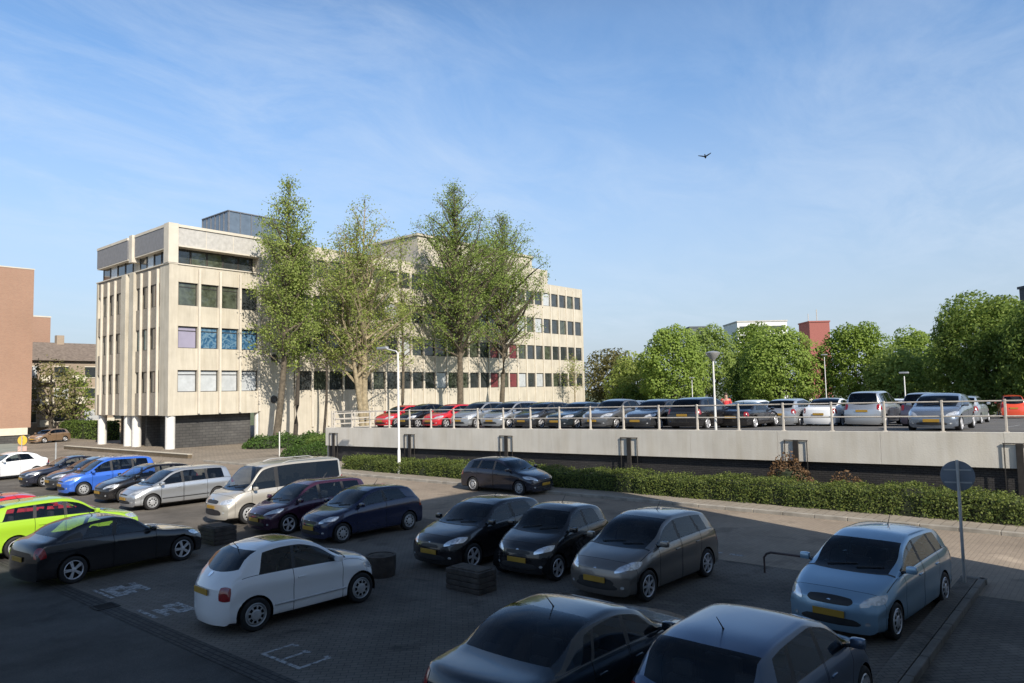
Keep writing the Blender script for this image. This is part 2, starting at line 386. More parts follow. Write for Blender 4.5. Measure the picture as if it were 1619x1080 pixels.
    for q, (a, c) in enumerate(S['win']):
        part[(SC > a*L) & (SC < c*L) & (JC > 7) & (JC < 8)] = 'side%d' % q
    part[kill] = ''
    F = np.stack([idx[:-1, :-1], idx[1:, :-1], idx[1:, 1:], idx[:-1, 1:]], -1)
    # whole body for the projection of lamps, plates, handles
    allF = F.reshape(-1, 4)
    cap = []
    capV = []
    ncy = 9
    def capgrid(i):
        vs = []
        for j in range(nj):
            for c in range(ncy):
                u = -1+2*c/(ncy-1); yy = u*y[i, j]
                zz = z[i, j]; xx = warp(np.array(SS[i, j]), np.array(abs(yy)), np.array(zz))
                vs.append((xf-float(xx), yy, zz))
        fs = []
        for j in range(nj-1):
            for c in range(ncy-1):
                a = j*ncy+c; q = (a, a+1, a+ncy+1, a+ncy)
                fs.append(q if i == 0 else q[::-1])
        return np.array(vs), np.array(fs)
    cv0, cf0 = capgrid(0); cv1, cf1 = capgrid(ns-1)
    allv = np.vstack([VR, VL, cv0, cv1])
    allf = np.vstack([allF, allF[:, ::-1]+nV, cf0+2*nV, cf1+2*nV+len(cv0)])
    bvh = BVHTree.FromPolygons(allv.tolist(), allf.tolist())
    def emit(pname, obname, mats, sides=(0, 1), extra=None, parent=root):
        sel = part == pname
        vs = []; fs = []; ms = []
        for sd in sides:
            f = F[sel]; m_ = mi[sel]
            if len(f) == 0: continue
            V = VR if sd == 0 else VL
            u, inv = np.unique(f, return_inverse=True); f2 = inv.reshape(f.shape)
            if sd == 0: f2 = f2[:, ::-1]
            o = sum(len(q) for q in vs); vs.append(V[u]); fs.append(f2+o); ms.append(m_)
        if extra:
            for (v, f, m_) in extra:
                o = sum(len(q) for q in vs); vs.append(v); fs.append(f+o); ms.append(np.full(len(f), m_))
        if not vs: return None
        v = np.vstack(vs); f = np.vstack(fs); m_ = np.concatenate(ms)
        # weld the two halves and caps
        key = np.round(v, 4); _, first, inv = np.unique(key, axis=0, return_index=True, return_inverse=True)
        f = inv.reshape(-1)[f]; v = v[first]
        ok = [len(set(q)) for q in f.tolist()]
        faces = []; mm = []
        for q, n_, a in zip(f.tolist(), ok, m_):
            if n_ == 4: faces.append(q); mm.append(a)
            elif n_ == 3:
                r = []
                for e in q:
                    if e not in r: r.append(e)
                faces.append(r); mm.append(a)
        return mesh_np(obname, v, faces, mats, parent, mm, True, 38)
    # caps: front -> bumper, rear split at ring 4.5
    jrow = np.repeat(np.arange(nj-1), ncy-1); lowrow = jt[jrow] >= 1
    emit('bumper', 'bumper', [pm, M['trim'], M['gap']], extra=[(cv0, cf0, 0)])
    rr_ = jt[jrow]
    emit('bumper_rear', 'bumper', [pm, M['trim'], M['gap']], extra=[(cv1, cf1[rr_ < 4.4], 0)])
    emit('tailgate', 'tailgate', [pm, M['trim'], M['gap']], extra=[(cv1, cf1[rr_ >= 4.4], 0)])
    emit('bonnet', 'bonnet', [pm, M['trim'], M['gap']])
    emit('body', 'body', [pm, M['trim'], M['gap']])
    gm = M[S['glass']]
    for (pn, nm) in (('windscreen', 'windscreen'), ('rear_window', 'rear_window')):
        o = emit(pn, nm, [M['glass'] if pn == 'windscreen' else gm])
        if o: o.data.polygons.foreach_set('material_index', np.zeros(len(o.data.polygons), np.int32))
    for q in range(len(S['win'])):
        for sd in (0, 1):
            o = emit('side%d' % q, 'side_window', [M['glass'] if q == 0 else gm], (sd,))
            if o: o.data.polygons.foreach_set('material_index', np.zeros(len(o.data.polygons), np.int32))
    def near(p):
        c, n_, i_, d_ = bvh.find_nearest(Vector(p))
        return c, n_
    def outward(c, n_):
        cen = Vector((0, 0, .6)); 
        return n_ if n_.dot(c-cen) > 0 else -n_
    def patch(nm, corners, mat, off=.006, parent=root, sq=.55, th=.0, n=PATCHN):
        """quad of 4 corners (s fraction, y fraction of half width, z metres) laid on the body surface"""
        c = [Vector((xf-a*L, b_*W/2, zz)) for a, b_, zz in corners]
        v = []; f = []
        for i in range(n):
            for j in range(n):
                a, b_ = -1+2*i/(n-1), -1+2*j/(n-1)
                e = sq
                a2, b2 = a*math.sqrt(max(0, 1-e*b_*b_*.5)), b_*math.sqrt(max(0, 1-e*a*a*.5))
                u, w_ = (a2+1)/2, (b2+1)/2
                p = (c[0]*(1-u)+c[1]*u)*(1-w_)+(c[3]*(1-u)+c[2]*u)*w_
                q, nn = near(p); nn = outward(q, nn)
                v.append(q+nn*off)
        for i in range(n-1):
            for j in range(n-1): f.append((i*n+j, (i+1)*n+j, (i+1)*n+j+1, i*n+j+1))
        c0, c1, c2, c3 = [v[i] for i in f[len(f)//2]]
        if (c2-c0).cross(c3-c1).dot(outward(*near(c0))) < 0: f = [q[::-1] for q in f]
        return mesh_np(nm, [p[:] for p in v], f, [mat], parent, None, True)
    z0 = fz(.05*L)
    hd = S['hdl'] or [(.0, .50, .40*H), (.10, .97, .46*H), (.15, .95, .545*H), (.03, .55, .475*H)]
    tl = S['tll'] or [(.985, .72, .48*H), (.93, 1.0, .48*H), (.945, .93, .66*H), (.965, .72, .66*H)]
    for sg in (1, -1):
        patch('headlight', [(a, sg*b_, zz) for a, b_, zz in hd], M['headlamp'])
        patch('tail_light', [(a, sg*b_, zz) for a, b_, zz in tl], M['taillight'])
    gr = S['grille'] or [(-.02, -.42, .405*H), (-.02, .42, .405*H), (-.0, .40, .455*H), (-.0, -.40, .455*H)]
    patch('grille', gr, M['trim'])
    if lod:
        patch('lower_grille', [(-.05, -.72, .165*H), (-.05, .72, .165*H), (-.05, .62, .27*H), (-.05, -.62, .27*H)], M['trim'])
    if lod:
        for sg in (1, -1): patch('fog_lamp', [(-.02, sg*.74, .205*H), (-.02, sg*.86, .205*H), (-.02, sg*.85, .25*H), (-.02, sg*.75, .25*H)], M['headlamp'], .01, sq=.9, n=4)
        patch('badge', [(-.02, -.055, .47*H), (-.02, .055, .47*H), (-.01, .05, .505*H), (-.01, -.05, .505*H)], M['chrome'], .012, sq=1., n=4)
    def plate(px_, zz, nm='licence_plate'):
        p = Vector((px_, 0, zz)); q, nn = near(p); sgn = 1 if px_ > 0 else -1
        bb = MB().box(q.x-.008, q.x+.008, -.26, .26, zz-.055, zz+.055, 0, .004)
        bb.v = [(a+sgn*.018, b_, c) for a, b_, c in bb.v]
        return bb.build(nm, [M['plate']], root)
    plate(xf+.3, .31*H); plate(xf-L-.3, S.get('rplz', .46)*H)
    # wheels
    yw = W/2-.115
    for (cx, cs) in ((wb/2, ra), (-wb/2, rb_)):
        for sg in (1, -1):
            wy = float(fw(np.array(cs)))-.10
            t_ = MB().lathe([(Rw*.70, -.09), (Rw*.84, -.098), (Rw*.95, -.092), (Rw, -.07), (Rw, .07), (Rw*.95, .092), (Rw*.84, .098), (Rw*.70, .09)], 32 if lod else 18, 0, 'y')
            wo = t_.build('wheel', [M['rubber']], root, True, 50); wo.location = (cx, sg*wy, Rw)
            if sg < 0: wo.rotation_euler = (0, 0, math.pi)
            rb2 = rim_mesh(S['rim'], Rw, None).build('rim', [M[S.get('rimmat', 'alloy')], M['gap']], wo, True, 30); rb2.location = (0, .088, 0)
    lin = MB()
    for (cx, cs) in ((wb/2, ra), (-wb/2, rb_)):
        for sg in (1, -1):
            wy = float(fw(np.array(cs)))
            pr = []
            for k_ in range(15):
                a = math.pi*(-.08+1.16*k_/14); pr.append((cx+math.cos(a)*(Ra+.004), Rw+math.sin(a)*(Ra+.004)))
            for (a, b_) in zip(pr[:-1], pr[1:]):
                lin.add([(a[0], sg*(wy-.015), a[1]), (b_[0], sg*(wy-.015), b_[1]), (b_[0], sg*(wy-.34), b_[1]), (a[0], sg*(wy-.34), a[1])], [(0, 1, 2, 3)])
            lin.add([(cx, sg*(wy-.34), Rw)]+[(p[0], sg*(wy-.34), p[1]) for p in pr], [(0, i+1, i+2) for i in range(14)])
    lin.box(-wb/2+.30, wb/2-.30, -W/2+.16, W/2-.16, zu+.008, zu+.03)
    lin.build('wheel_arch_liner', [M['gap']], root)
    # cabin
    inn = MB(); bx = xf-S['win'][0][0]*L
    wi = W/2-.16; sc0 = xf-.47*L; sc1 = xf-(.70 if kind not in ('van',) else .62)*L
    for sx, yy in ((sc0, .36), (sc0, -.36), (sc1, .38), (sc1, -.38)):
        inn.box(sx-.42, sx+.08, yy-.24, yy+.24, zu+.12, zu+.32, 0, .04)
        inn.box(sx-.46, sx-.30, yy-.23, yy+.23, zu+.25, .60*H+.02, 0, .05)
        inn.box(sx-.47, sx-.36, yy-.13, yy+.13, .60*H+.04, .60*H+.22, 0, .04)
    inn.build('seat', [M['interior']], root)
    da = MB(); dx_ = xf-ws0-.10
    da.box(dx_-.42, dx_-.02, -wi, wi, .40*H, float(fb(ws0+.3))-.0, 0, .06)
    st_ = Vector((dx_-.52, .36, .62*H-.05))
    da.tube([st_+Vector((.05*math.sin(a), .17*math.cos(a), .17*math.sin(a))) for a in [2*math.pi*k_/14 for k_ in range(15)]], .016, 5, 0, False)
    da.build('dashboard', [M['interior']], root)
    # mirrors
    ma = S['win'][0][0]*L+.06; mz = float(fb(ma))+.07
    for sg in (1, -1):
        my = float(fw(ma))-.04
        mb = MB(); mb.box(xf-ma-.07, xf-ma+.05, sg*(my+.03) if sg > 0 else sg*(my+.21), sg*(my+.21) if sg > 0 else sg*(my+.03), mz-.055, mz+.075, 0, .045)
        mb.tube([(xf-ma, sg*(my-.06), mz-.06), (xf-ma, sg*(my+.07), mz-.02)], .025, 6, 1)
        mb.build('wing_mirror', [S.get('mirmat') or pm, M['trim']], root, True, 40)
    # doors with handles
    if lod:
        for q, (d0, d1) in enumerate(S['doors']):
            for sd in (0, 1):
                dob = emit('door%d' % q, 'door', [pm, M['trim'], M['gap']], (sd,))
                if dob is None: continue
                hz_ = zu+.80*(float(fb(d1*L))-zu); sg = -1 if sd == 0 else 1
                q_, nn = near((xf-d1*L+.17, sg*W/2, hz_)); nn = outward(q_, nn)
                hb = MB().box(q_.x-.085, q_.x+.085, q_.y-.018, q_.y+.022, q_.z-.016, q_.z+.016, 0, .012)
                hb.build('door_handle', [S.get('hanmat') or pm], dob, True, 50)
        # wiper and aerial
        wp = MB()
        for a, c in (((.02, -.48), (.20, .10)), ((.02, .12), (.20, .62))):
            p = []
            for k_ in range(5):
                f_ = k_/4; sx = ws0+.01+(a[0]+(c[0]-a[0])*f_*.6); yy = a[1]+(c[1]-a[1])*f_
                q_, nn = near((xf-sx, yy*W*.5, float(fz(sx)))); nn = outward(q_, nn); p.append(q_+nn*.015)
            wp.tube(p, .010, 5)
        wp.build('windscreen_wiper', [M['trim']], root)
        ax = .62*L if S.get('aer') is None else S['aer']*L
        MB().tube([(xf-ax, 0, float(fz(ax))-.01), (xf-ax-.02, 0, float(fz(ax))+.02), (xf-ax-.16, 0, float(fz(ax))+.17)], [.018, .008, .004], 6).build('aerial', [M['trim']], root)
        # side rubbing strip
        if S.get('strip'):
            for sg in (1, -1):
                pts_ = [near((xf-(ra+Ra+.03+(wb-2*Ra-.06)*k_/8), sg*W/2, .40))[0]+Vector((0, sg*.008, 0)) for k_ in range(9)]
                MB().tube(pts_, .018, 6).build('rubbing_strip', [S['strip']], root)
    if S['rail']:
        for sg in (1, -1):
            pts_ = []
            for k_ in range(9):
                sx = (.46+(.90-.46)*k_/8)*L; zz = float(fz(sx)); q_, nn = near((xf-sx, sg*W*.36, zz)); pts_.append(q_+Vector((0, 0, .055 if 0 < k_ < 8 else .0)))
            MB().tube(pts_, .018, 6).build('roof_rail', [S['rail']], root)
    return root, dict(patch=patch, near=near, xf=xf, L=L, W=W, H=H, fz=fz, emit=emit, outward=outward)

SUN_E = 4.2; SKY_S = .125; SKY_DUST = 1.0; CLOUD = .50; SKY_TINT = (.91, 1.03, 1.09); HORIZ = .96; HZC = (2.7, 3.05, 3.6); CLC = (3.8, 4.4, 5.2); EXPO = .60; SHH = 16.8
PX, PY = 38.2, 17.05

# ------------------------------------------------------------------ camera (X runs away across the road, Y runs left along it)
CAMZ = 4.24
cd = bpy.data.cameras.new('camera'); cam = link(bpy.data.objects.new('camera', cd)); scene.camera = cam
cd.sensor_width = 36; cd.lens = 36*1150/1619; cd.clip_start = .1; cd.clip_end = 5000
cam.matrix_world = Matrix.Translation((0, 0, CAMZ)) @ (Matrix.Rotation(R(-49.7), 4, 'Z') @ Matrix.Rotation(R(90+3.97), 4, 'X') @ Matrix.Rotation(R(-1.27), 4, 'Z'))

# ------------------------------------------------------------------ light
EL = 35.; SD = Vector((.36, .93)).normalized()
sl = bpy.data.lights.new('sun', 'SUN'); sl.energy = SUN_E; sl.angle = R(.5); sl.color = (1, .92, .80)
so = link(bpy.data.objects.new('sun', sl))
so.rotation_euler = Vector((SD.x*math.cos(R(EL)), SD.y*math.cos(R(EL)), -math.sin(R(EL)))).to_track_quat('-Z', 'Y').to_euler()
w = bpy.data.worlds.new('World'); scene.world = w; w.use_nodes = True
t = w.node_tree; bg = t.nodes['Background']
sky = N(t, 'ShaderNodeTexSky', sky_type='NISHITA', sun_disc=False, sun_elevation=R(EL), sun_rotation=math.atan2(-SD.x, -SD.y), altitude=0., air_density=1.0, dust_density=SKY_DUST, ozone_density=3.0)
tc = N(t, 'ShaderNodeTexCoord'); sx = N(t, 'ShaderNodeSeparateXYZ'); t.links.new(tc.outputs['Generated'], sx.inputs[0])
ad = N(t, 'ShaderNodeMath', operation='ADD'); ad.inputs[1].default_value = .12; t.links.new(sx.outputs['Z'], ad.inputs[0])
mxz = N(t, 'ShaderNodeMath', operation='MAXIMUM'); mxz.inputs[1].default_value = .06; t.links.new(ad.outputs[0], mxz.inputs[0])
dv = N(t, 'ShaderNodeVectorMath', operation='DIVIDE'); cbz = N(t, 'ShaderNodeCombineXYZ')
for i in range(3): t.links.new(mxz.outputs[0], cbz.inputs[i])
t.links.new(tc.outputs['Generated'], dv.inputs[0]); t.links.new(cbz.outputs[0], dv.inputs[1])
mp = N(t, 'ShaderNodeMapping'); mp.inputs['Rotation'].default_value = (0, 0, R(-20)); mp.inputs['Scale'].default_value = (.75, 1.35, 1); t.links.new(dv.outputs[0], mp.inputs[0])
n1 = N(t, 'ShaderNodeTexNoise', Scale=2.4, Detail=12., Roughness=.66, Distortion=.5); t.links.new(mp.outputs[0], n1.inputs['Vector'])
n2 = N(t, 'ShaderNodeTexNoise', Scale=.55, Detail=3.); t.links.new(dv.outputs[0], n2.inputs['Vector'])
r1 = ramp(t, n1.outputs['Fac'], [(.38, 0), (.80, 1)]); r2 = ramp(t, n2.outputs['Fac'], [(.35, .15), (.65, 1)])
mu = N(t, 'ShaderNodeMath', operation='MULTIPLY'); t.links.new(r1, mu.inputs[0]); t.links.new(r2, mu.inputs[1])
mu2 = N(t, 'ShaderNodeMath', operation='MULTIPLY'); mu2.inputs[1].default_value = CLOUD; t.links.new(mu.outputs[0], mu2.inputs[0])
# the sky's own colour balance: slightly greener than the model's blue, pale above the horizon
hsv = N(t, 'ShaderNodeMix', data_type='RGBA', blend_type='MULTIPLY'); hsv.inputs[0].default_value = 1; hsv.inputs[7].default_value = c4(SKY_TINT)
t.links.new(sky.outputs[0], hsv.inputs[6])
hz_ = ramp(t, sx.outputs['Z'], [(0, HORIZ), (.16, HORIZ*.62), (.40, 0)])
mh = N(t, 'ShaderNodeMix', data_type='RGBA'); mh.inputs[7].default_value = (HZC[0], HZC[1], HZC[2], 1); t.links.new(hz_, mh.inputs[0]); t.links.new(hsv.outputs[2], mh.inputs[6])
mc = N(t, 'ShaderNodeMix', data_type='RGBA'); t.links.new(mu2.outputs[0], mc.inputs[0]); t.links.new(mh.outputs[2], mc.inputs[6]); mc.inputs[7].default_value = (CLC[0], CLC[1], CLC[2], 1)
zd = N(t, 'ShaderNodeMix', data_type='RGBA', blend_type='MULTIPLY'); zd.inputs[0].default_value = 1
t.links.new(mc.outputs[2], zd.inputs[6]); t.links.new(ramp(t, sx.outputs['Z'], [(.0, 1), (.46, 1), (.72, (.50, .50, .51)), (1, (.38, .39, .40))]), zd.inputs[7])
t.links.new(zd.outputs[2], bg.inputs['Color']); bg.inputs['Strength'].default_value = SKY_S
scene.view_settings.view_transform = 'Standard'; scene.view_settings.look = 'None'; scene.view_settings.exposure = EXPO; scene.view_settings.gamma = 1

# ------------------------------------------------------------------ ground
def sheet(name, poly, z, mat, kind='structure'):
    b = MB(); v = [(p[0], p[1], p[2] if len(p) > 2 else z) for p in poly]; b.add(v, [list(range(len(v)))])
    return tag(b.build(name, [mat]), kind=kind)
def asphalt(name, col, big=.3):
    m, t, p = nt(name); p.inputs['Roughness'].default_value = .9; p.inputs['Specular IOR Level'].default_value = .25
    tc = N(t, 'ShaderNodeTexCoord'); n = N(t, 'ShaderNodeTexNoise', Scale=.35, Detail=10., Roughness=.65); t.links.new(tc.outputs['Object'], n.inputs['Vector'])
    n2 = N(t, 'ShaderNodeTexNoise', Scale=60., Detail=2.); t.links.new(tc.outputs['Object'], n2.inputs['Vector'])
    a = ramp(t, n.outputs['Fac'], [(.3, [x*(1-big) for x in col]), (.7, [x*(1+big) for x in col])])
    mx = N(t, 'ShaderNodeMix', data_type='RGBA', blend_type='MULTIPLY'); mx.inputs[0].default_value = 1
    t.links.new(a, mx.inputs[6]); t.links.new(ramp(t, n2.outputs['Fac'], [(.3, .7), (.7, 1.25)]), mx.inputs[7]); t.links.new(mx.outputs[2], p.inputs['Base Color'])
    bp = N(t, 'ShaderNodeBump', Strength=.35, Distance=.01); t.links.new(n2.outputs['Fac'], bp.inputs['Height']); t.links.new(bp.outputs[0], p.inputs['Normal'])
    return m
M['earth'] = simple('rough_grass', (.09, .11, .045), .95, noise=.4, scale=.2)
M['lot'] = brickmat('lot_pavers', (.150, .132, .112), (.126, .112, .095), (.065, .058, .05), .21, .105, .007, big=.5, rot=45)
def stains(m, sc_, lo, thr):
    t = m.node_tree; p = t.nodes['Principled BSDF']; src = p.inputs['Base Color'].links[0].from_socket
    tc = N(t, 'ShaderNodeTexCoord'); n = N(t, 'ShaderNodeTexNoise', Scale=sc_, Detail=6., Roughness=.6, Distortion=.4); t.links.new(tc.outputs['Object'], n.inputs['Vector'])
    mx = N(t, 'ShaderNodeMix', data_type='RGBA', blend_type='MULTIPLY'); mx.inputs[0].default_value = 1.
    t.links.new(src, mx.inputs[6]); t.links.new(ramp(t, n.outputs['Fac'], [(thr, lo), (thr+.10, 1), (.66, 1), (.74, 1.35)]), mx.inputs[7]); t.links.new(mx.outputs[2], p.inputs['Base Color'])
stains(M['lot'], .9, .55, .33)
M['roadbrick'] = brickmat('road_pavers', (.285, .232, .178), (.255, .207, .16), (.215, .175, .137), .21, .105, .006, big=.26)
M['fore'] = brickmat('forecourt_pavers', (.27, .225, .175), (.215, .18, .14), (.12, .10, .08), .30, .30, .012, big=.25)
M['aisle'] = asphalt('aisle_asphalt', (.068, .066, .062), .5)
stains(M['roadbrick'], .6, .72, .34); stains(M['aisle'], .5, .6, .36)
M['deckasph'] = asphalt('deck_asphalt', (.12, .115, .11), .2)
M['kerb'] = simple('kerb_concrete', (.30, .275, .235), .85, noise=.25, scale=2.5, bump=.3)
M['slab'] = brickmat('pavement_slabs', (.30, .262, .215), (.27, .235, .19), (.17, .145, .12), .3, .3, .012, big=.2)
M['ramp'] = simple('pale_ramp_concrete', (.22, .24, .21), .9, noise=.2, scale=.6)
BIG = 1500
sheet('ground', [(-BIG, -BIG), (BIG, -BIG), (BIG, BIG), (-BIG, BIG)], -.03, M['earth'])
sheet('parking_lot', [(6.2, -1), (17.2, -1), (17.2, 60), (6.2, 60)], 0, M['lot'])
sheet('lot_aisle', [(-60, -1), (6.2, -1), (6.2, 58), (-60, 58)], -.004, M['aisle'])
sheet('road', [(17.2, -60), (24.15, -60), (24.15, 60), (17.2, 60)], .002, M['roadbrick'])
sheet('forecourt', [(14, 60), (17.2, 60), (24.15, 60), (24.15, 46), (60, 46), (60, 130), (14, 130)], -.002, M['fore'])
sheet('ramp_surface', [(-20, 58), (16.4, 58), (24.5, 88), (24.5, 92), (-20, 92)], .004, M['ramp'])
b = MB()
for k in range(60): b.box(24.15, 24.30, -12+k*1.0+.006, -11+k*1.0-.006, -.02, .12, 0, .02)
tag(b.build('kerb', [M['kerb']]), kind='structure')
b = MB().box(24.30, 28.3, -12, 45.9, -.02, .11); tag(b.build('pavement', [M['slab']]), kind='structure')
# gutter between aisle and bays: two rows of darker blocks
M['gutter'] = brickmat('gutter_blocks', (.07, .066, .06), (.05, .047, .044), (.02, .02, .02), .21, .105, .012, big=.3, rot=90)
sheet('gutter', [(6.02, -1), (6.38, -1), (6.38, 58), (6.02, 58)], .004, M['gutter'])
# raised kerb island with the road sign
b = MB()
for k in range(12): b.box(6.9+k*.95, 6.9+(k+1)*.95-.012, 2.58, 2.71, -.02, .12, 0, .02)
b.box(18.15, 18.3, 2.56, 3.04, -.02, .12, 0, .02)
tag(b.build('kerb', [simple('dark_kerb', (.15, .135, .115), .9, noise=.3, scale=3)]), kind='structure')
b = MB().box(6.9, 18.15, 2.725, 3.02, -.02, .115); tag(b.build('island', [M['lot']]), kind='structure')

dc = empty('drain_cover', (6.2, 16.45, .004), 0, 'small iron drain grate in the gutter near the painted marks', 'drain cover')
gb = MB().box(-.22, .22, -.22, -.18, 0, .012).box(-.22, .22, .18, .22, 0, .012).box(-.22, -.18, -.179, .179, 0, .012).box(.18, .22, -.179, .179, 0, .012)
for k in range(5): gb.box(-.179, .179, -.15+k*.07, -.12+k*.07, 0, .010)
gb.build('grate', [simple('cast_iron', (.03, .027, .025), .7, .4, noise=.3)], dc); MB().box(-.179, .179, -.179, .179, .0005, .002).build('pit', [simple('drain_dark', (.004, .004, .004), 1.)], dc)
# painted bay marks (worn white paint)
def wornpaint():
    m, t, p = nt('worn_white_paint'); out = t.nodes['Material Output']; p.inputs['Base Color'].default_value = (.42, .425, .42, 1); p.inputs['Roughness'].default_value = .8
    tc = N(t, 'ShaderNodeTexCoord'); n = N(t, 'ShaderNodeTexNoise', Scale=7., Detail=8., Roughness=.7); t.links.new(tc.outputs['Object'], n.inputs['Vector'])
    tr = N(t, 'ShaderNodeBsdfTransparent'); mx = N(t, 'ShaderNodeMixShader'); t.links.new(ramp(t, n.outputs['Fac'], [(.36, .05), (.56, .80)]), mx.inputs[0])
    t.links.new(tr.outputs[0], mx.inputs[1]); t.links.new(p.outputs[0], mx.inputs[2]); t.links.new(mx.outputs[0], out.inputs[0]); return m
M['mark'] = wornpaint()
def marks(label, rects, z=.006):
    b = MB()
    for x0, x1, y0, y1 in rects: b.quad((x0, y0, z), (x1, y0, z), (x1, y1, z), (x0, y1, z))
    return tag(b.build('bay_marking', [M['mark']]), label, 'road marking', 'painted marks at the heads of the parking bays')
sw = .075
marks('white painted letter E on the dark paving in the empty bay', [(6.66, 6.66+sw, 10.15, 11.27), (6.66+sw, 7.22, 11.27-sw, 11.27), (6.66+sw, 7.22, 10.15, 10.15+sw), (6.66+sw, 7.16, 10.70, 10.70+sw), (7.22, 7.30, 11.10, 11.27), (7.22, 7.30, 10.15, 10.3), (7.16, 7.24, 10.64, 10.84)])
marks('white painted block with dark gaps just right of the black fastback', [(6.52, 6.60, 16.98, 18.05), (6.66, 6.84, 17.02, 18.0), (6.84, 7.0, 17.02, 17.4), (6.84, 7.0, 17.62, 18.0), (7.0, 7.12, 17.02, 18.0), (7.12, 7.28, 17.3, 17.75), (7.28, 7.42, 17.05, 18.02)])
marks('faded white painted block beside the white bubble car', [(6.46, 6.55, 14.75, 15.6), (6.66, 6.78, 14.7, 15.35), (6.78, 6.92, 15.0, 15.25), (6.92, 7.02, 14.68, 15.5), (7.02, 7.16, 14.68, 14.95), (7.02, 7.16, 15.22, 15.5), (7.16, 7.28, 14.68, 15.5)])
marks('white painted corner of a bay mark by the dark saloon', [(6.6, 6.95, 7.95, 8.6)])
b = MB()
for y0 in (7.7, 8.25): b.quad((17.8, y0, .008), (17.95, y0, .008), (17.95, y0+.35, .008), (17.8, y0+.35, .008))
tag(b.build('road_dash', [M['mark']]), 'two short white dashes on the shaded paving behind the bronze hatchback', 'road marking')

# ------------------------------------------------------------------ hedge, shrubs, leaves
def leaves(name, cen, size, mat, parent=None, nrm=None, up=.0, jitter=.6, aspect=.62):
    n = len(cen); cen = np.asarray(cen, float)
    d = rng.normal(size=(n, 3))
    if nrm is not None: d = d*jitter+np.asarray(nrm)
    d[:, 2] += up
    d /= np.linalg.norm(d, axis=1, keepdims=True)+1e-9
    a = np.cross(d, rng.normal(size=(n, 3))); a /= np.linalg.norm(a, axis=1, keepdims=True)+1e-9
    b_ = np.cross(d, a); s = size*rng.uniform(.65, 1.3, (n, 1))*.5
    a = a*s; b_ = b_*s*aspect
    v = np.stack([cen-a, cen+b_-a*.1, cen+a, cen-b_-a*.1], 1).reshape(-1, 3)
    f = np.arange(n*4).reshape(n, 4)
    return mesh_np(name, v, f, mat, parent)
M['hedge_leaf'] = leafmat('hedge_leaf', (.05, .085, .02), (.19, .225, .05), .35)
M['hedge_core'] = simple('hedge_core', (.022, .030, .012), .95, noise=.4, scale=6)
M['shrub_leaf'] = leafmat('shrub_leaf', (.035, .075, .015), (.09, .16, .03), .3)
def hedge(label, x0, x1, y0, y1, z0, z1a, z1b, n, size, leaf='hedge_leaf'):
    root = empty('hedge', (x0, y0, z0), 0, label, 'hedge')
    lx, ly = x1-x0, y1-y0
    core = MB(); m = max(6, int(ly/.5)); ins = .10
    def top(y): return (z1a+(z1b-z1a)*y/ly)-z0
    prev = None
    for k in range(m+1):
        y = ins+(ly-2*ins)*k/m; jx = .04*math.sin(k*2.1)+.03*math.sin(k*5.3); tz = top(y)-ins+.04*math.sin(k*1.3)
        ring = [(ins+jx, y, 0), (ins+jx, y, tz*.55), (ins+jx+.06, y, tz), (lx-ins, y, tz), (lx-ins, y, 0)]
        if prev: core.add(prev+ring, [(i, i+1, 6+i, 5+i) for i in range(4)])
        else: core.add(ring, [(0, 1, 2, 3, 4)])
        prev = ring
    core.add(prev, [(4, 3, 2, 1, 0)])
    core.build('branches', [M['hedge_core']], root)
    a_f = ly*.9; a_t = ly*lx; a_e = 2*lx*.9; tot = a_f+a_t+a_e
    y = rng.uniform(0, ly, n); u = rng.uniform(0, 1, n); kind = rng.uniform(0, tot, n)
    tz = (z1a+(z1b-z1a)*y/ly)-z0
    wob = .05*np.sin(y*3.1)+.06*np.sin(y*1.17+1)+.04*np.sin(y*7.7)
    front = kind < a_f; topm = (kind >= a_f) & (kind < a_f+a_t); end = kind >= a_f+a_t
    x = np.where(front, .02+wob*.8+rng.normal(0, .045, n)+np.maximum(u-.8, 0)*.3, u*lx); z = np.where(front, u**.85*tz, tz+wob+rng.normal(0, .045, n)-np.maximum(.12-x, 0)*.6)
    y = np.where(end, np.where(rng.uniform(size=n) < .5, rng.normal(.02, .04, n), ly+rng.normal(-.02, .04, n)), y); z = np.where(end, rng.uniform(0, 1, n)*tz, z)
    nrm = np.zeros((n, 3)); nrm[front, 0] = -1; nrm[topm, 2] = 1; nrm[:, 2] += .25
    jit = np.where(topm, .75, .42)[:, None]
    # a few shoots stick out of the top
    sh = topm & (rng.uniform(size=n) < .03); z = np.where(sh, z+rng.uniform(.02, .12, n), z)
    leaves('foliage', np.stack([x, y, z], 1), size, M[leaf], root, nrm, jitter=jit)
    return root
hedge('long clipped green hedge between the road and the deck wall', 25.35, 27.0, -11, 34.3, .10, .94, .70, 78000, .072)

# ------------------------------------------------------------------ trees
def limb(b, pts, r0, r1, n=6):
    k = len(pts); b.tube(pts, [r0+(r1-r0)*i/(k-1) for i in range(k)], n, 0, False)
def bezpts(p, d, L, n, curl, wob):
    pts = [Vector(p)]; d = Vector(d).normalized()
    for i in range(n):
        d = (d+Vector((random.gauss(0, wob), random.gauss(0, wob), curl+random.gauss(0, wob*.5)))).normalized()
        pts.append(pts[-1]+d*(L/n))
    return pts
M['bark'] = simple('grey_brown_bark', (.105, .085, .06), .95, noise=.4, scale=4, bump=.5, bscale=14)
M['bark_dark'] = simple('dark_bark', (.055, .045, .035), .95, noise=.4, scale=4, bump=.5, bscale=14)
M['bark_pale'] = simple('pale_bark', (.27, .22, .14), .95, noise=.35, scale=4, bump=.5, bscale=14)
M['leaf_spring'] = leafmat('leaf_spring', (.18, .245, .05), (.38, .44, .125), .5)
M['leaf_mid'] = leafmat('leaf_mid', (.15, .225, .045), (.32, .40, .10), .5)
M['leaf_olive'] = leafmat('leaf_olive', (.20, .265, .055), (.37, .425, .115), .5)
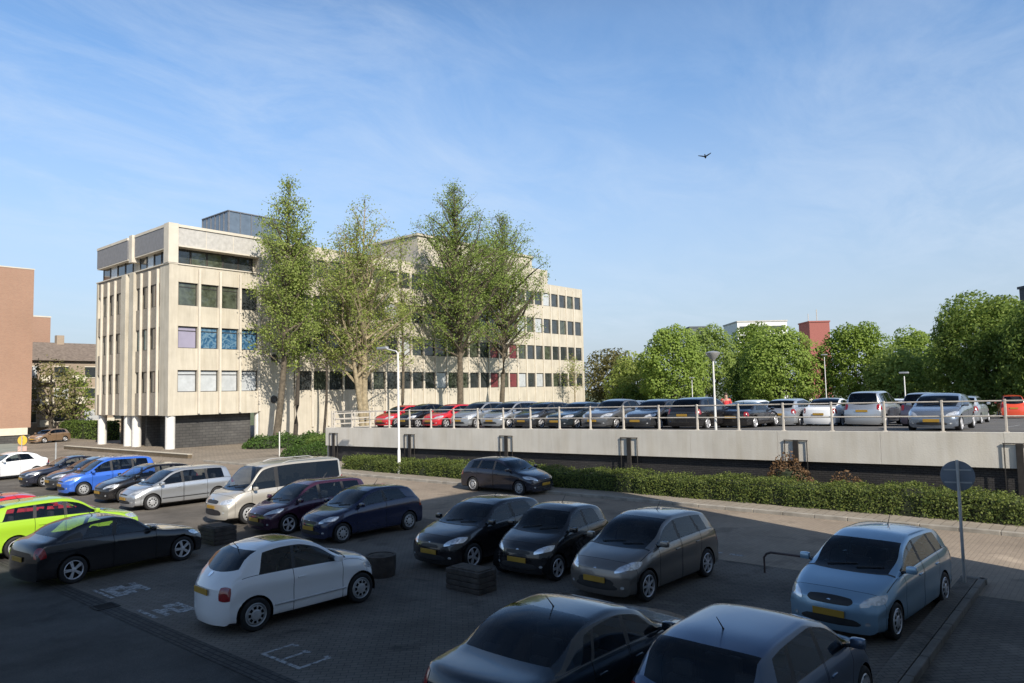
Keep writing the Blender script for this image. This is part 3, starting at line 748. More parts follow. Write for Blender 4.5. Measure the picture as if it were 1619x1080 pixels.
M['leaf_lime'] = leafmat('leaf_lime', (.15, .23, .035), (.30, .39, .08), .452)
M['leaf_dark'] = leafmat('leaf_dark', (.085, .145, .028), (.19, .26, .06), .42)
M['leaf_brown'] = leafmat('leaf_brown', (.13, .125, .045), (.22, .20, .075), .3)
M['leaf_dry'] = leafmat('leaf_dry', (.11, .065, .035), (.20, .12, .06), .25)
def _prof(u):
    u = min(1, max(0, u))
    return (.60+u*2.2) if u < .18 else .05+.95*(1-(u-.18)/.82)**.78
def open_tree(label, loc, h, rad, base, nb, nleaf, leaf, bark, lean=(0, 0), r0=.32, group=None, multi=1, lsize=.21, thin_top=.72):
    root = empty('tree', loc, 0, label, 'tree', group)
    b = MB(); anchors = []; wts = []
    stems = []
    for m in range(multi):
        off = Vector((random.uniform(-.5, .5), random.uniform(-.3, .3), 0))*(m > 0)
        hh = h*(1 if m == 0 else random.uniform(.72, .93)); k = 12
        spread = Vector((math.cos(m*2.4)*.05*hh, math.sin(m*2.4)*.05*hh, 0))*(multi > 1)
        pts = []
        for i in range(k+1):
            f = i/k
            pts.append(Vector((lean[0]*math.sin(f*math.pi*.5)+.15*math.sin(f*7+m), lean[1]*f+.15*math.cos(f*6+m*2), hh*f))+off+spread*f)
        limb(b, pts, r0*(1 if m == 0 else .75), .025, 9); stems.append(pts)
    for q in range(nb):
        pts = stems[q % multi]; f = base+(1-base)*((q+random.random())/nb)**.92; f = min(f, .985)
        i = min(int(f*12), 11); p = pts[i].lerp(pts[i+1], f*12-i)
        prof = _prof((f-base)/(1-base))
        L = rad*prof*random.uniform(.65, 1.2); az = q*2.399+random.uniform(-.5, .5); el = random.uniform(.25, .75)+.45*f
        d = (math.cos(az)*math.cos(el), math.sin(az)*math.cos(el), math.sin(el))
        bp = bezpts(p, d, L, 5, .02, .13); rr = max(.026, .10*L/4.)
        limb(b, bp, rr, .012, 5)
        dens = 1.0-(thin_top*max(0, (f-.62)/.38))
        for s in range(int(3+L*2.0)):
            g = random.uniform(.25, 1.0); j = min(int(g*5), 4); sp = bp[j].lerp(bp[j+1], g*5-j)
            a2 = random.uniform(0, 6.28); e2 = random.uniform(-.35, .9)
            tl = random.uniform(.5, 1.5)*(.6+.12*L)
            tp = bezpts(sp, (math.cos(a2)*math.cos(e2), math.sin(a2)*math.cos(e2), math.sin(e2)), tl, 3, .0, .2)
            limb(b, tp, .016, .007, 4)
            for e in range(4): anchors.append(tp[1].lerp(tp[3], random.random())); wts.append(dens*random.choice((.1, .4, 1, 2.4)))
    b.build('trunk', [M[bark]], root, True, 60)
    A = np.array([p[:] for p in anchors]); wts = np.array(wts); wts /= wts.sum()
    c = A[rng.choice(len(A), nleaf, p=wts)]+rng.normal(0, .30, (nleaf, 3))
    leaves('crown', c, lsize, M[leaf], root, nrm=np.tile([-.25, -.55, .55], (nleaf, 1)), jitter=.9)
    return root
G5 = 'tall spring trees in front of the office block'
open_tree('tall leaning tree nearest the left corner of the office block', (35.6, 57.6, 0), 23.8, 5.9, .27, 74, 15000, 'leaf_spring', 'bark', (1.3, 0), .34, G5)
open_tree('slim dark tree standing close behind the leaning tree', (38.2, 58.6, 0), 21, 3.0, .34, 36, 6000, 'leaf_mid', 'bark_dark', (.2, 0), .22, G5)
open_tree('broad olive yellow tree with several pale stems rising from the deck corner', (45.3, 57.8, 0), 24.0, 8.2, .25, 100, 16000, 'leaf_olive', 'bark_pale', (-.6, .2), .40, G5, multi=4)
open_tree('thin bare-stemmed tree between the two leafy office trees', (42.0, 59.6, 0), 16, 2.2, .40, 22, 1200, 'leaf_olive', 'bark_dark', (.3, 0), .15, G5)
open_tree('thin grey tree behind the street lamp column', (50.6, 58.2, 0), 21, 3.0, .32, 34, 2000, 'leaf_olive', 'bark', (.2, 0), .20, G5)
open_tree('tallest dense green tree in front of the middle of the long facade', (58.6, 57.4, 0), 27.4, 9.2, .29, 104, 22500, 'leaf_mid', 'bark', (-.4, 0), .42, G5)
open_tree('green tree nearest the far end of the long facade', (66.8, 58.6, 0), 25.8, 9.0, .32, 92, 17000, 'leaf_mid', 'bark', (1.0, 0), .36, G5)
open_tree('small half-bare young tree by the last windows of the facade', (84.0, 60.0, 0), 9, 2.6, .42, 22, 650, 'leaf_olive', 'bark_pale', (0, 0), .13, None)

def dome_tree(label, loc, h, rad, leaf, n, base=.12, group=None, lsize=.5, seed=0, flat=1.0, trunk='bark_dark'):
    root = empty('tree', loc, random.uniform(0, 6), label, 'tree', group)
    zb = h*base; hc = h-zb
    lob = []
    for k in range(34):
        u = (k+.5)/34; a = k*2.399
        zf = .10+.84*u; prof = math.sin(math.pi*min(1, (zf*.86+.14)))**.55
        rr = rad*prof*.68*random.uniform(.8, 1.1); c = Vector((math.cos(a)*rr, math.sin(a)*rr, zb+hc*zf*.93)); lob.append((c, rad*random.uniform(.26, .42)))
    b = MB(); limb(b, [(0, 0, 0), (.1, 0, zb), (0, .1, zb+hc*.45), (0, 0, zb+hc*.8)], .035*h*.6+.1, .06, 8)
    for c, r in lob[:16]: limb(b, bezpts((0, 0, zb*.9+.2*hc*random.random()), c-Vector((0, 0, zb)), (c-Vector((0, 0, zb))).length, 4, 0, .06), .10, .025, 5)
    b.build('trunk', [M[trunk]], root, True, 60)
    C = np.array([c[:] for c, r in lob]); Rr = np.array([r for c, r in lob])
    i = rng.integers(0, len(lob), n*2); d = rng.normal(size=(n*2, 3)); d /= np.linalg.norm(d, axis=1, keepdims=True)
    sh = rng.uniform(.35, 1, n*2)**.35*rng.uniform(.92, 1.08, n*2)
    P = C[i]+d*(Rr[i]*sh)[:, None]*np.array([1, 1, .85*flat])
    # keep the outer leaves, thin out those buried in the crown
    rc = np.hypot(P[:, 0], P[:, 1]); zf = (P[:, 2]-zb)/hc
    keep = (P[:, 2] > zb*.55) & ((rc > rad*.38) | (zf > .62) | (rng.uniform(size=n*2) < .3))
    P = P[keep][:n]; d = d[keep][:n]
    leaves('crown', P, lsize, M[leaf], root, nrm=d+np.array([-.3, -.55, .35]), jitter=.5, up=.1)
    return root
GT = 'round trees lining the far edge of the parking deck'
DT = [('bright green round-topped tree standing left of the rest beyond the deck', (86.0, 45.4), 12.6, 4.7, 'leaf_lime', 9000),
 ('grey green tree with a tall top behind the deck lamp', (104, 48.4), 14.2, 4.5, 'leaf_mid', 7000),
 ('dull green tree below the white far block', (110, 44.2), 14.6, 4.7, 'leaf_lime', 7000),
 ('wide mid green tree in front of the red brick tower', (93.5, 34.2), 11.8, 5.6, 'leaf_lime', 10000),
 ('dark green tree filling the gap left of the wide green tree', (99, 39.4), 9.6, 3.9, 'leaf_dark', 6500),
 ('pale green tree with a pointed top right of the red brick tower', (96.5, 26.0), 12.0, 4.9, 'leaf_lime', 10000),
 ('small yellow green tree in the dip before the great dark trees', (103, 20.6), 11.2, 4.0, 'leaf_lime', 6500),
 ('darker low tree at the foot of the yellow green one', (92, 20.0), 8.0, 4.4, 'leaf_mid', 5500),
 ('largest tree of the row with a high domed crown, behind the red van', (87.5, 11.2), 13.2, 5.7, 'leaf_mid', 18000),
 ('dark tree cut by the right edge of the picture', (78.5, 4.6), 11.6, 5.4, 'leaf_dark', 10000),
 ('deep green tree tucked in front of the largest domed tree', (82.5, 9.0), 9.6, 4.6, 'leaf_dark', 7000)]
for k, (lb, (x, y), h, r, lf, n) in enumerate(DT):
    dome_tree(lb, (x, y, .3), h, r, lf, int(n*1.7), .10, GT, .34)
dome_tree('brown leaved tree just beyond the far end of the office block', (97, 62, 0), 10.8, 5.2, 'leaf_brown', 6000, .12, None, .42)
dome_tree('brown and olive tree between the office block and the bright green tree', (93, 55, 0), 9.4, 5.2, 'leaf_olive', 6000, .12, None, .42)
dome_tree('dark green bush below the brown trees', (88, 53.5, .2), 4.6, 3.0, 'leaf_dark', 3000, .05, None, .4)
dome_tree('brownish half bare tree before the old row of flats', (31.0, 99.5, 0), 10.0, 3.3, 'leaf_brown', 1300, .2, None, .34)
dome_tree('thin yellow tree beside the old row of flats', (34.2, 101.5, 0), 9.0, 2.6, 'leaf_olive', 1300, .2, None, .34)
# planting between forecourt and deck
def mound(name, label, cat, loc, rx, ry, h, n, leaf, size=.16, group=None):
    root = empty(name, loc, 0, label, cat, group)
    th = rng.uniform(0, 2*np.pi, n); r = np.sqrt(rng.uniform(0, 1, n)); x = rx*r*np.cos(th); y = ry*r*np.sin(th)
    bump_ = .75+.25*np.sin(x*2.3)*np.sin(y*1.9+1)+.12*np.sin(x*5+y*4)
    z = h*np.sqrt(np.clip(1-r**3, 0, 1))*bump_*rng.uniform(.55, 1.05, n)
    leaves('foliage', np.stack([x, y, z], 1), size, M[leaf], root, up=.5)
    core = MB(); core.lathe([(.98, 0), (.9, .35), (.6, .62), (.001, .72)], 20); core.v = [(a*rx*.9, c*ry*.9, d*h*.85) for a, c, d in core.v]
    core.build('branches', [M['hedge_core']], root)
    return root
GS = 'low green shrubs at the forecourt edge'
mound('shrub', 'low spreading shrub at the foot of the leaning tree', 'shrub', (35.0, 56.2, 0), 3.2, 2.6, 1.25, 4200, 'shrub_leaf', .17, GS)
mound('shrub', 'yellow green clipped shrub by the thin white pole', 'shrub', (31.2, 45.8, 0), 2.4, 1.7, .95, 4200, 'shrub_leaf', .12, GS)
mound('shrub', 'dark green shrub against the corner of the deck', 'shrub', (34.2, 47.6, 0), 2.2, 2.2, 1.7, 4200, 'leaf_dark', .15, GS)
mound('shrub', 'wide shrub between the tall trees and the deck corner', 'shrub', (37.6, 52.6, 0), 3.2, 2.6, 1.5, 4600, 'shrub_leaf', .17, GS)
mound('shrub', 'rusty brown dry bush on the stone wall below the fourth steel frame', 'shrub', (27.62, 9.95, .1), .5, .95, 1.75, 1500, 'leaf_dry', .11)
mound('shrub', 'brown dry weeds against the dark base right of the rusty bush', 'shrub', (27.7, 7.9, .1), .4, .8, 1.2, 600, 'leaf_dry', .10)
hedge('dark green clipped hedge behind the brown parked car', 31.6, 33.0, 84, 98, 0, 1.9, 1.9, 5000, .2, 'leaf_dark')

# ------------------------------------------------------------------ parking deck
DK = lambda x, y: 2.2+(39.7-y)*.0103-.030*(x-28.6)
sheet('deck', [(28.5, -60, DK(28.5, -60)), (125, -60, DK(125, -60)), (125, 40, DK(125, 40)), (28.5, 40, DK(28.5, 40))], 0, M['deckasph'])
b = MB()
for y in np.arange(-20, 38, 2.4): b.quad((36.6, y, DK(36.6, y)+.006), (41.2, y, DK(41.2, y)+.006), (41.2, y+.1, DK(41.2, y+.1)+.006), (36.6, y+.1, DK(36.6, y+.1)+.006))
b.quad((49.5, -30, DK(49.5, -30)+.006), (49.5, 20, DK(49.5, 20)+.006), (49.75, 20, DK(49.75, 20)+.006), (49.75, -30, DK(49.75, -30)+.006))
tag(b.build('deck_marking', [M['mark']]), kind='structure')
M['whitewall'] = streaked('white_painted_concrete', (.60, .565, .50), stain=(.86, .83, .78))
M['darkbrick'] = brickmat('dark_engineering_brick', (.035, .034, .036), (.05, .047, .046), (.02, .02, .02), .22, .075, .012, plane='side', big=.3)
rw = empty('retaining_wall', (28.5, 0, 0), 0, 'long white concrete deck wall standing on a dark brick base', 'wall')
b = MB(); ys = [40.0-7.35*k for k in range(0, 15)]
for a, c in zip(ys[1:], ys[:-1]):
    for u, v_ in ((a+.004, (a+c)/2-.004), ((a+c)/2+.004, c-.004)):
        zt0, zt1 = DK(28.5, u), DK(28.5, v_)
        b.add([(x, y, z) for (x, y, z) in ((-.22, u, zt0-1.14), (-.22, v_, zt1-1.14), (-.22, v_, zt1), (-.22, u, zt0), (.05, u, zt0-1.14), (.05, v_, zt1-1.14), (.05, v_, zt1), (.05, u, zt0))], [(0, 1, 2, 3), (3, 2, 6, 7), (0, 4, 5, 1), (0, 3, 7, 4), (1, 5, 6, 2)])
b.build('parapet', [M['whitewall']], rw)
b = MB(); b.box(-.04, .3, -64, 39.95, 0, 1.5); b.build('base', [M['darkbrick']], rw)
b = MB(); b.box(.06, 96, 39.9, 40.2, 0, 2.15); b.build('side_wall', [M['whitewall']], rw)
M['rail'] = simple('cream_painted_steel', (.47, .43, .375), .5, noise=.15, scale=5)
rl = empty('railing', (28.62, 0, 0), 0, 'cream steel railing with two bars along the deck edge', 'railing')
ypo = [39.5-1.815*k for k in range(0, 26)]
for y in ypo:
    z = DK(28.6, y)
    MB().box(-.045, .045, y-.035, y+.035, z-.05, z+1.08, 0, .012).box(-.08, .08, y-.07, y+.07, z+.002, z+.02).build('post', [M['rail']], rl)
for hgt in (.52, 1.02):
    MB().tube([(0, ypo[0], DK(28.6, ypo[0])+hgt), (0, ypo[-1], DK(28.6, ypo[-1])+hgt)], .026, 8).build('bar', [M['rail']], rl, True)
rl2 = empty('railing', (28.62, 39.75, 0), 0, 'short cream railing with three bars returning along the end of the deck', 'railing')
for k in range(7): MB().box(1.8*k-.045, 1.8*k+.045, -.04, .04, 2.1-.04*k, 3.28-.04*k, 0, .012).build('post', [M['rail']], rl2)
for hgt in (.35, .68, 1.02): MB().box(0, 10.8, -.02, .02, 2.2+hgt-.17, 2.2+hgt-.1, 0).build('bar', [M['rail']], rl2)
M['darksteel'] = simple('dark_rusty_steel', (.022, .019, .017), .8, noise=.4, scale=6)
ords = ['first', 'second', 'third', 'fourth', 'fifth']
for k, y in enumerate((39.1, 31.85, 24.5, 17.25, 9.9, 2.85)):
    fr = empty('support_frame', (28.235, y, .1), 0, ['steel frame at the left end of the white deck wall', 'steel frame right behind the street lamp on the white deck wall', 'steel frame above the roof of the black car on the road', 'steel frame alone in the middle of the white deck wall', 'steel frame above the rusty brown bush', 'steel frame at the right edge of the picture, beyond the round sign'][k], 'steel frame', 'dark steel frames along the white deck wall')
    tz = DK(28.5, y)-.38
    MB().box(-.035, .035, -.10, .10, 0, tz-.081, 0, .01).build('stake', [M['darksteel']], fr)
    MB().box(-.015, .015, -.43, -.405, .2, tz-.08, 0).box(-.015, .015, .405, .43, .2, tz-.08, 0).box(-.02, .02, -.45, .45, tz-.08, tz-.05, 0).build('bracket', [M['darksteel']], fr)

# ------------------------------------------------------------------ office block
M['concrete'] = streaked('beige_concrete', (.495, .452, .372), stain=(.78, .76, .72))
M['concrete_lt'] = simple('pale_concrete', (.55, .50, .42), .9, noise=.09, scale=1.1, bump=.2, bscale=18)
M['panel'] = simple('grey_washed_panel', (.42, .405, .38), .85, noise=.14, scale=3.0)
M['white_col'] = simple('white_column', (.66, .64, .60), .8, noise=.08)
M['darkwall'] = brickmat('dark_block_wall', (.085, .082, .078), (.066, .064, .062), (.04, .04, .04), .6, .25, .02, plane='side', big=.3)
M['roofing'] = simple('roof_felt', (.14, .13, .12), .95, noise=.2)
M['frame'] = simple('dark_window_frame', (.04, .037, .034), .5, noise=.15)
def pane(name, col, rough=.08, spec=.8, noise=.3, sc=1.2):
    m = simple(name, col, rough, noise=noise, scale=sc, spec=spec, coat=.6); return m
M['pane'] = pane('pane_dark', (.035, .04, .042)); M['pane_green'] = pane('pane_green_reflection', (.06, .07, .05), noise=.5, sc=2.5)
M['pane_white'] = pane('pane_white_blind', (.43, .45, .46), .25, .5, .12, 2.); M['pane_lav'] = pane('pane_lilac_blind', (.27, .25, .33), .3, .5, .08)
M['pane_red'] = pane('pane_red_blind', (.17, .045, .05), .3, .5, .15); M['pane_teal'] = pane('pane_teal', (.03, .09, .10), .1)
def filmed():
    m, t, p = nt('pane_blue_film'); p.inputs['Roughness'].default_value = .15
    tc = N(t, 'ShaderNodeTexCoord'); v = N(t, 'ShaderNodeTexNoise', Scale=1.5, Detail=5., Distortion=2.5); t.links.new(tc.outputs['Object'], v.inputs['Vector'])
    t.links.new(ramp(t, v.outputs['Fac'], [(.36, (.02, .06, .12)), (.47, (.035, .11, .21)), (.57, (.14, .23, .30)), (.68, (.05, .12, .21))]), p.inputs['Base Color']); return m
M['pane_blue'] = filmed()
X0, Y0, X1, Y1 = 28.4, 62.75, 90.6, 78.5; TOP = 19.5
ob = empty('office_block', (X0, Y0, 0), 0, 'long beige concrete office block with rows of windows between thin upright fins', 'office building')
ox, oy = X1-X0, Y1-Y0
ROWS = [(4.87, 6.78), (8.69, 10.62), (12.44, 14.48)]
wall = MB()
# core behind the window plane
wall.box(.32, ox-.02, .32, oy-.02, 2.85, 15.95); wall.box(8.6, ox-.02, .32, oy-.02, 15.96, TOP-.1); wall.box(.95, 8.59, .95, oy-.3, 15.96, 17.6); wall.box(.5, .94, 1.3, oy-.3, 15.96, 17.6)
SX0, SX1 = 8.5, 12.5                       # blank stair shaft
segs = [(.72, SX0), (SX1, ox-.35)]
for (a, c) in segs:
    rows = ROWS+([(16.35, 18.2)] if a > 5 else [])
    zz = 2.85 if a < 5 else .0
    for (z0, z1) in rows: wall.box(a, c, 0, .31, zz, z0); zz = z1
    wall.box(a, c, 0, .31, zz, 16.0 if a < 5 else TOP)
bay = 1.87
xs_l = [.72+bay*k*(SX0-.72)/(bay*4) for k in range(5)]; nr = 26; xs_r = [SX1+(ox-.35-SX1)*k/nr for k in range(nr+1)]
for xs in (xs_l, xs_r):
    zt_ = 15.9 if xs is xs_l else TOP-.25
    for x in xs: wall.box(x-.10, x+.10, .012, .30, 2.86 if xs is xs_l else .01, zt_)
# corner piers and end pier
wall.box(-.02, .72, -.06, .9, 2.85, 17.7); wall.box(ox-.35, ox+.02, -.05, .6, 0, TOP+.02)
wall.box(SX0+.02, SX1-.3, -.12, .30, 0, 17.7)
# short side: spandrels, piers
YW = [(2.1, 3.55), (3.75, 5.2), (5.4, 6.55), (9.6, 11.0), (11.2, 12.6), (12.8, 14.2)]
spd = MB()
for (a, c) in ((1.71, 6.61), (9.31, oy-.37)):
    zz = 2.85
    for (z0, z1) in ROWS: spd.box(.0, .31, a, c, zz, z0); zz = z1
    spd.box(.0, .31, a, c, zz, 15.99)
spd.build('spandrel_panel', [simple('fin_shaded_concrete', (.27, .235, .19), .92, noise=.15, scale=4)], ob)  # shade of the fins painted in as a darker grey-brown concrete
wall.box(-.25, .33, 6.62, 7.55, 2.85, 15.98); wall.box(-.25, .33, 8.35, 9.3, 2.85, 15.98); wall.box(-.06, .33, oy-.36, oy, 2.85, 15.98)
wall.box(.2, .33, 7.56, 8.34, 2.86, 15.97)
wall.box(-.02, .33, .91, 1.7, 2.86, 15.97)
wall.build('wall', [M['concrete']], ob)
for k, x in enumerate(xs_l[1:]+xs_r[:-1]):
    lo, hi = (2.95, 15.75) if x < SX0+.1 else (1.2, 19.1)
    MB().box(x-.095, x+.095, -.20 if x < SX0+.1 else -.12, .008, lo, hi, 0, .015).build('fin', [M['concrete_lt']], ob)
for y in (1.95, 3.65, 5.3, 9.45, 11.1, 12.7, 14.3):
    MB().box(-.20, -.003, y-.085, y+.085, 2.9, 15.75, 0, .015).build('fin', [M['concrete_lt']], ob)
cn = MB().box(-.1, SX0+.3, -.1, .5, 16.003, 16.1).box(-.1, .5, .501, oy+.1, 16.003, 16.1); cn.build('cornice', [M['concrete_lt']], ob)
# top storey: ribbon windows under a projecting band
pr = MB()
pr.box(.75, SX0+.2, -.10, 1.2, 17.58, 17.70); pr.box(.75, SX0+.2, -.10, 1.2, 19.3, TOP+.04); pr.box(.75, SX0+.2, .05, 1.0, 17.70, 19.3)
pr.box(-.10, 1.2, .80, 6.95, 19.3, TOP+.04); pr.box(-.1, 1.2, 8.5, oy+.05, 19.3, TOP+.04)
pr.box(-.14, .72, -.14, .79, 16.1, TOP+.08); pr.box(-.30, .8, 6.96, 7.6, 17.0, TOP+.04); pr.box(.0, .8, 7.6, 8.0, 17.3, TOP)
pr.box(-.04, 1.0, .81, 6.9, 17.38, 17.498); pr.box(-.04, 1.0, 8.5, oy, 17.38, 17.498)
for x in (3.3, 5.9): pr.box(x-.03, x+.03, .0, .05, 17.70, 19.3)
pr.build('parapet', [M['concrete_lt']], ob)
pn = MB()
for a, c in ((.78, 3.27), (3.33, 5.87), (5.93, SX0+.15)): pn.box(a, c, .0, .045, 17.71, 19.29)
pn.build('parapet_panel', [M['panel']], ob)
MB().box(-.06, .3, .8, 6.94, 17.5, 19.29).box(-.06, .3, 8.5, oy+.03, 17.5, 19.29).build('parapet_panel', [simple('dark_grey_panel', (.20, .20, .21), .8, noise=.1)], ob)
MB().box(.2, ox-.2, .4, oy-.2, TOP-.09, TOP-.02).build('roof', [M['roofing']], ob)
nwin = [0]; rest = MB()
def window(x0, x1, z0, z1, mat, face='long', rec=.22, split=0):
    b = MB(); f = MB()
    if face == 'long':
        b.box(x0, x1, rec, rec+.03, z0, z1)
        f.box(x0, x1, rec-.05, rec-.002, z1-.09, z1); f.box(x0, x1, rec-.05, rec-.002, z0, z0+.06); f.box(x0, x0+.06, rec-.05, rec-.002, z0+.06, z1-.09); f.box(x1-.06, x1, rec-.05, rec-.002, z0+.06, z1-.09)
        if split: f.box(x0+.06, x1-.06, rec-.045, rec-.002, z1-.42, z1-.36)
    else:
        b.box(rec, rec+.03, x0, x1, z0, z1)
        f.box(rec-.05, rec-.002, x0, x1, z1-.09, z1); f.box(rec-.05, rec-.002, x0, x1, z0, z0+.06); f.box(rec-.05, rec-.002, x0, x0+.06, z0+.06, z1-.09); f.box(rec-.05, rec-.002, x1-.06, x1, z0+.06, z1-.09)
    nwin[0] += 1
    if nwin[0] > 99:
        rest.add(b.v, b.f, 1 if mat == 'pane' else 2 if mat == 'pane_white' else 3); rest.add(f.v, f.f, 0); return
    o = b.build('window', [M[mat]], ob); f.build('frame', [M['frame']], o)
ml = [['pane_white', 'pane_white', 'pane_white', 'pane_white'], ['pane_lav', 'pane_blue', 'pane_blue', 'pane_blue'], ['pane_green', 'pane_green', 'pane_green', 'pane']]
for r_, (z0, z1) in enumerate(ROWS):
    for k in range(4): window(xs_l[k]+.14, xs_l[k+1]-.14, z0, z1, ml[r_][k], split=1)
for (a, c, n) in ((.95, 6.9, 4), (8.4, oy-.3, 4)):
    for k in range(n):
        u = a+(c-a)*k/n; window(u+.03, u+(c-a)/n-.03, 16.12, 17.49, ('pane', 'pane', 'pane_white', 'pane')[(k+n) % 4], 'short', .45)
for k in range(5):
    u = .80+(SX0-.9)*k/5; window(u, u+(SX0-.9)/5-.05, 16.12, 17.57, ('pane', 'pane_green', 'pane_green', 'pane', 'pane')[k], 'long', .9)
for r_, (z0, z1) in enumerate(ROWS):
    for q, (a, c) in enumerate(YW): window(a+.12, c-.12, z0, z1, 'pane_teal' if (r_ == 1 and q in (1, 2)) else 'pane', 'short', .10)
wr_ = random.Random(3)
for k in range(nr-1, -1, -1):
    for r_, (z0, z1) in enumerate(ROWS+[(16.35, 18.2)]):
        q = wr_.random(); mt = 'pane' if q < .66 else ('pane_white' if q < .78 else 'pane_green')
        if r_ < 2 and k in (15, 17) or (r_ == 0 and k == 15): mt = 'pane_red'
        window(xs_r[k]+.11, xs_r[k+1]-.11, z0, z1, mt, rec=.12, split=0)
if rest.v: tag(rest.build('window', [M['frame'], M['pane'], M['pane_white'], M['pane_green']], ob), kind='stuff')
for (x, y) in ((.42, .42), (.40, 7.1), (.40, 8.85), (.40, oy-.75), (8.75, .42)):
    c_ = MB(); c_.lathe([(.40, 0), (.40, 2.84)], 20, 0, 'z', (x, y, 0), True); c_.build('column', [M['white_col']], ob, True)
MB().box(1.0, 8.2, .95, 1.25, 0, 2.849).box(2.2, 2.5, 1.26, oy-.6, 0, 2.849).box(1.0, 2.2, 6.4, 6.7, 0, 2.848).build('ground_floor_wall', [M['darkwall']], ob)
for (u, z) in ((10.05, 8.0), (10.0, 4.05)):
    c_ = MB(); c_.lathe([(.36, -.04), (.36, -.22), (.28, -.24), (.26, -.16), (.001, -.15)], 20, 0, 'y', (u, 0, z)); c_.build('round_vent', [M['frame']], ob, True)
# rooftop rooms
M['plant_glass'] = pane('plant_room_glass', (.10, .13, .17), .15, .8, .2)
pb = MB().box(7.7, 13.6, 4.25, 9.5, TOP, 22.7); pb.build('plant_room', [M['plant_glass']], ob)
mu_ = MB()
for k in range(7): mu_.box(7.63, 7.70, 4.25+k*.87, 4.25+k*.87+.09, TOP, 22.72)
for k in range(5): mu_.box(7.7+k*1.2, 7.7+k*1.2+.09, 4.18, 4.249, TOP, 22.72)
mu_.box(7.6, 13.65, 4.16, 9.55, 22.72, 22.82); mu_.build('plant_room_frame', [simple('grey_steel', (.20, .21, .23), .5, .5)], ob)
ph = MB().box(32, 54.5, 3.4, 12, TOP-.02, 23.8).box(54.51, 58.2, 3.4, 12, TOP-.02, 22.4).box(31.8, 54.7, 3.2, 12.2, 23.81, 24.1); ph.build('rooftop_storey', [M['concrete']], ob)
lw = empty('low_wall', (24.9, 51.8, 0), R(2.0), 'low brown stone wall edging the forecourt in front of the office columns', 'wall')
M['brownstone'] = brickmat('brown_stone', (.17, .13, .085), (.125, .095, .062), (.07, .06, .045), .4, .14, .012, plane='side', big=.3)
MB().box(0, .32, 0, 22, 0, .26).build('wall', [M['brownstone']], lw); MB().box(-.03, .35, -.03, 22.03, .261, .31, 0, .01).build('coping', [M['concrete']], lw)

# ------------------------------------------------------------------ buildings on the left and far away
M['redbrick'] = brickmat('red_brick', (.36, .185, .12), (.30, .15, .098), (.33, .26, .20), .22, .07, .012, plane='side', big=.10, bigscale=.12)
M['cream'] = simple('cream_render', (.60, .55, .45), .85, noise=.08)
bk = empty('brick_building', (8, 90, 0), 0, 'tall windowless red brick building cut by the left edge of the picture', 'building')
MB().box(0, 18.2, 0, 14, 1.6, 18.6).build('wall', [M['redbrick']], bk)
MB().box(-.05, 17.9, -.08, 13, .85, 1.598).build('plinth', [M['cream']], bk); MB().box(.02, 18.15, .05, 14, 0, .849).build('base', [M['darkwall']], bk)
MB().box(-.03, 18.25, -.04, 14.03, 18.601, 18.72).build('coping', [M['concrete_lt']], bk)
b2 = empty('brick_building', (24.0, 93, 0), 0, 'red brick block showing above the old flats beside the tall windowless one', 'building')
MB().box(10.2, 14.4, 31, 40, 0, 17.0).build('wall', [M['redbrick']], b2); MB().box(10.15, 14.46, 30.95, 40.05, 17.001, 17.2).build('coping', [M['concrete_lt']], b2)
fl = empty('row_of_flats', (26, 108, 0), 0, 'old row of flats with a dark tiled roof and pale balcony bands', 'building')
M['tiles'] = simple('dark_roof_tiles', (.17, .135, .11), .9, noise=.3, scale=3)
M['oldbrick'] = brickmat('old_brick', (.38, .29, .21), (.33, .25, .18), (.3, .26, .21), .22, .07, .012, plane='side', big=.2)
MB().box(0, 30, 0, 9, 0, 9.7).build('wall', [M['oldbrick']], fl)
MB().add([(-.3, -.5, 9.7), (30.3, -.5, 9.7), (30.3, 9.5, 9.7), (-.3, 9.5, 9.7), (-.3, 4.5, 12.4), (30.3, 4.5, 12.4)], [(0, 1, 5, 4), (2, 3, 4, 5), (1, 2, 5), (3, 0, 4), (0, 3, 2, 1)]).build('roof', [M['tiles']], fl)
for x in (9.5, 16.5): MB().box(x, x+.9, 4.0, 4.9, 11.6, 13.4).build('chimney', [M['oldbrick']], fl)
for fl_ in range(3):
    z = 1.0+fl_*2.9
    for k in range(8):
        x = .6+k*3.7
        o = MB().box(x, x+1.7, -.02, .02, z+.7, z+2.1).build('window', [M['pane' if (k+fl_) % 3 else 'pane_white']], fl)
        MB().box(x-.08, x+1.78, -.05, -.021, z+2.1, z+2.2).box(x-.08, x+1.78, -.08, -.021, z+.6, z+.7).build('frame', [M['cream']], o)
        MB().box(x+1.9, x+3.5, -.9, -.003, z+.05, z+.2).box(x+1.9, x+3.5, -.9, -.84, z+.2, z+.95).build('balcony', [M['cream']], fl)
def far_block(label, cx, cy, w_, d_, h, mat, rz, cat='building', nm='tower_block', bands=True, mast=False):
    o = empty(nm, (cx, cy, 0), R(rz), label, cat)
    MB().box(-w_/2, w_/2, -d_/2, d_/2, 0, h).build('wall', [mat], o); MB().box(-w_/2-.2, w_/2+.2, -d_/2-.2, d_/2+.2, h+.01, h+.4).build('roof', [mat if not bands else M['panel']], o)
    if bands:
        for k in range(5):
            z = h-2.6-k*3.2; MB().box(-w_/2+.6, w_/2-.6, -d_/2-.06, -d_/2-.002, z, z+1.4).build('window_band', [M['pane']], o)
    if mast:
        MB().tube([(1, 0, h+.4), (1, 0, h+4.2)], .12, 6).build('mast', [M['rail']], o); MB().tube([(-1.4, .5, h+.4), (-1.4, .5, h+3)], .1, 6).build('mast', [M['rail']], o)
    return o
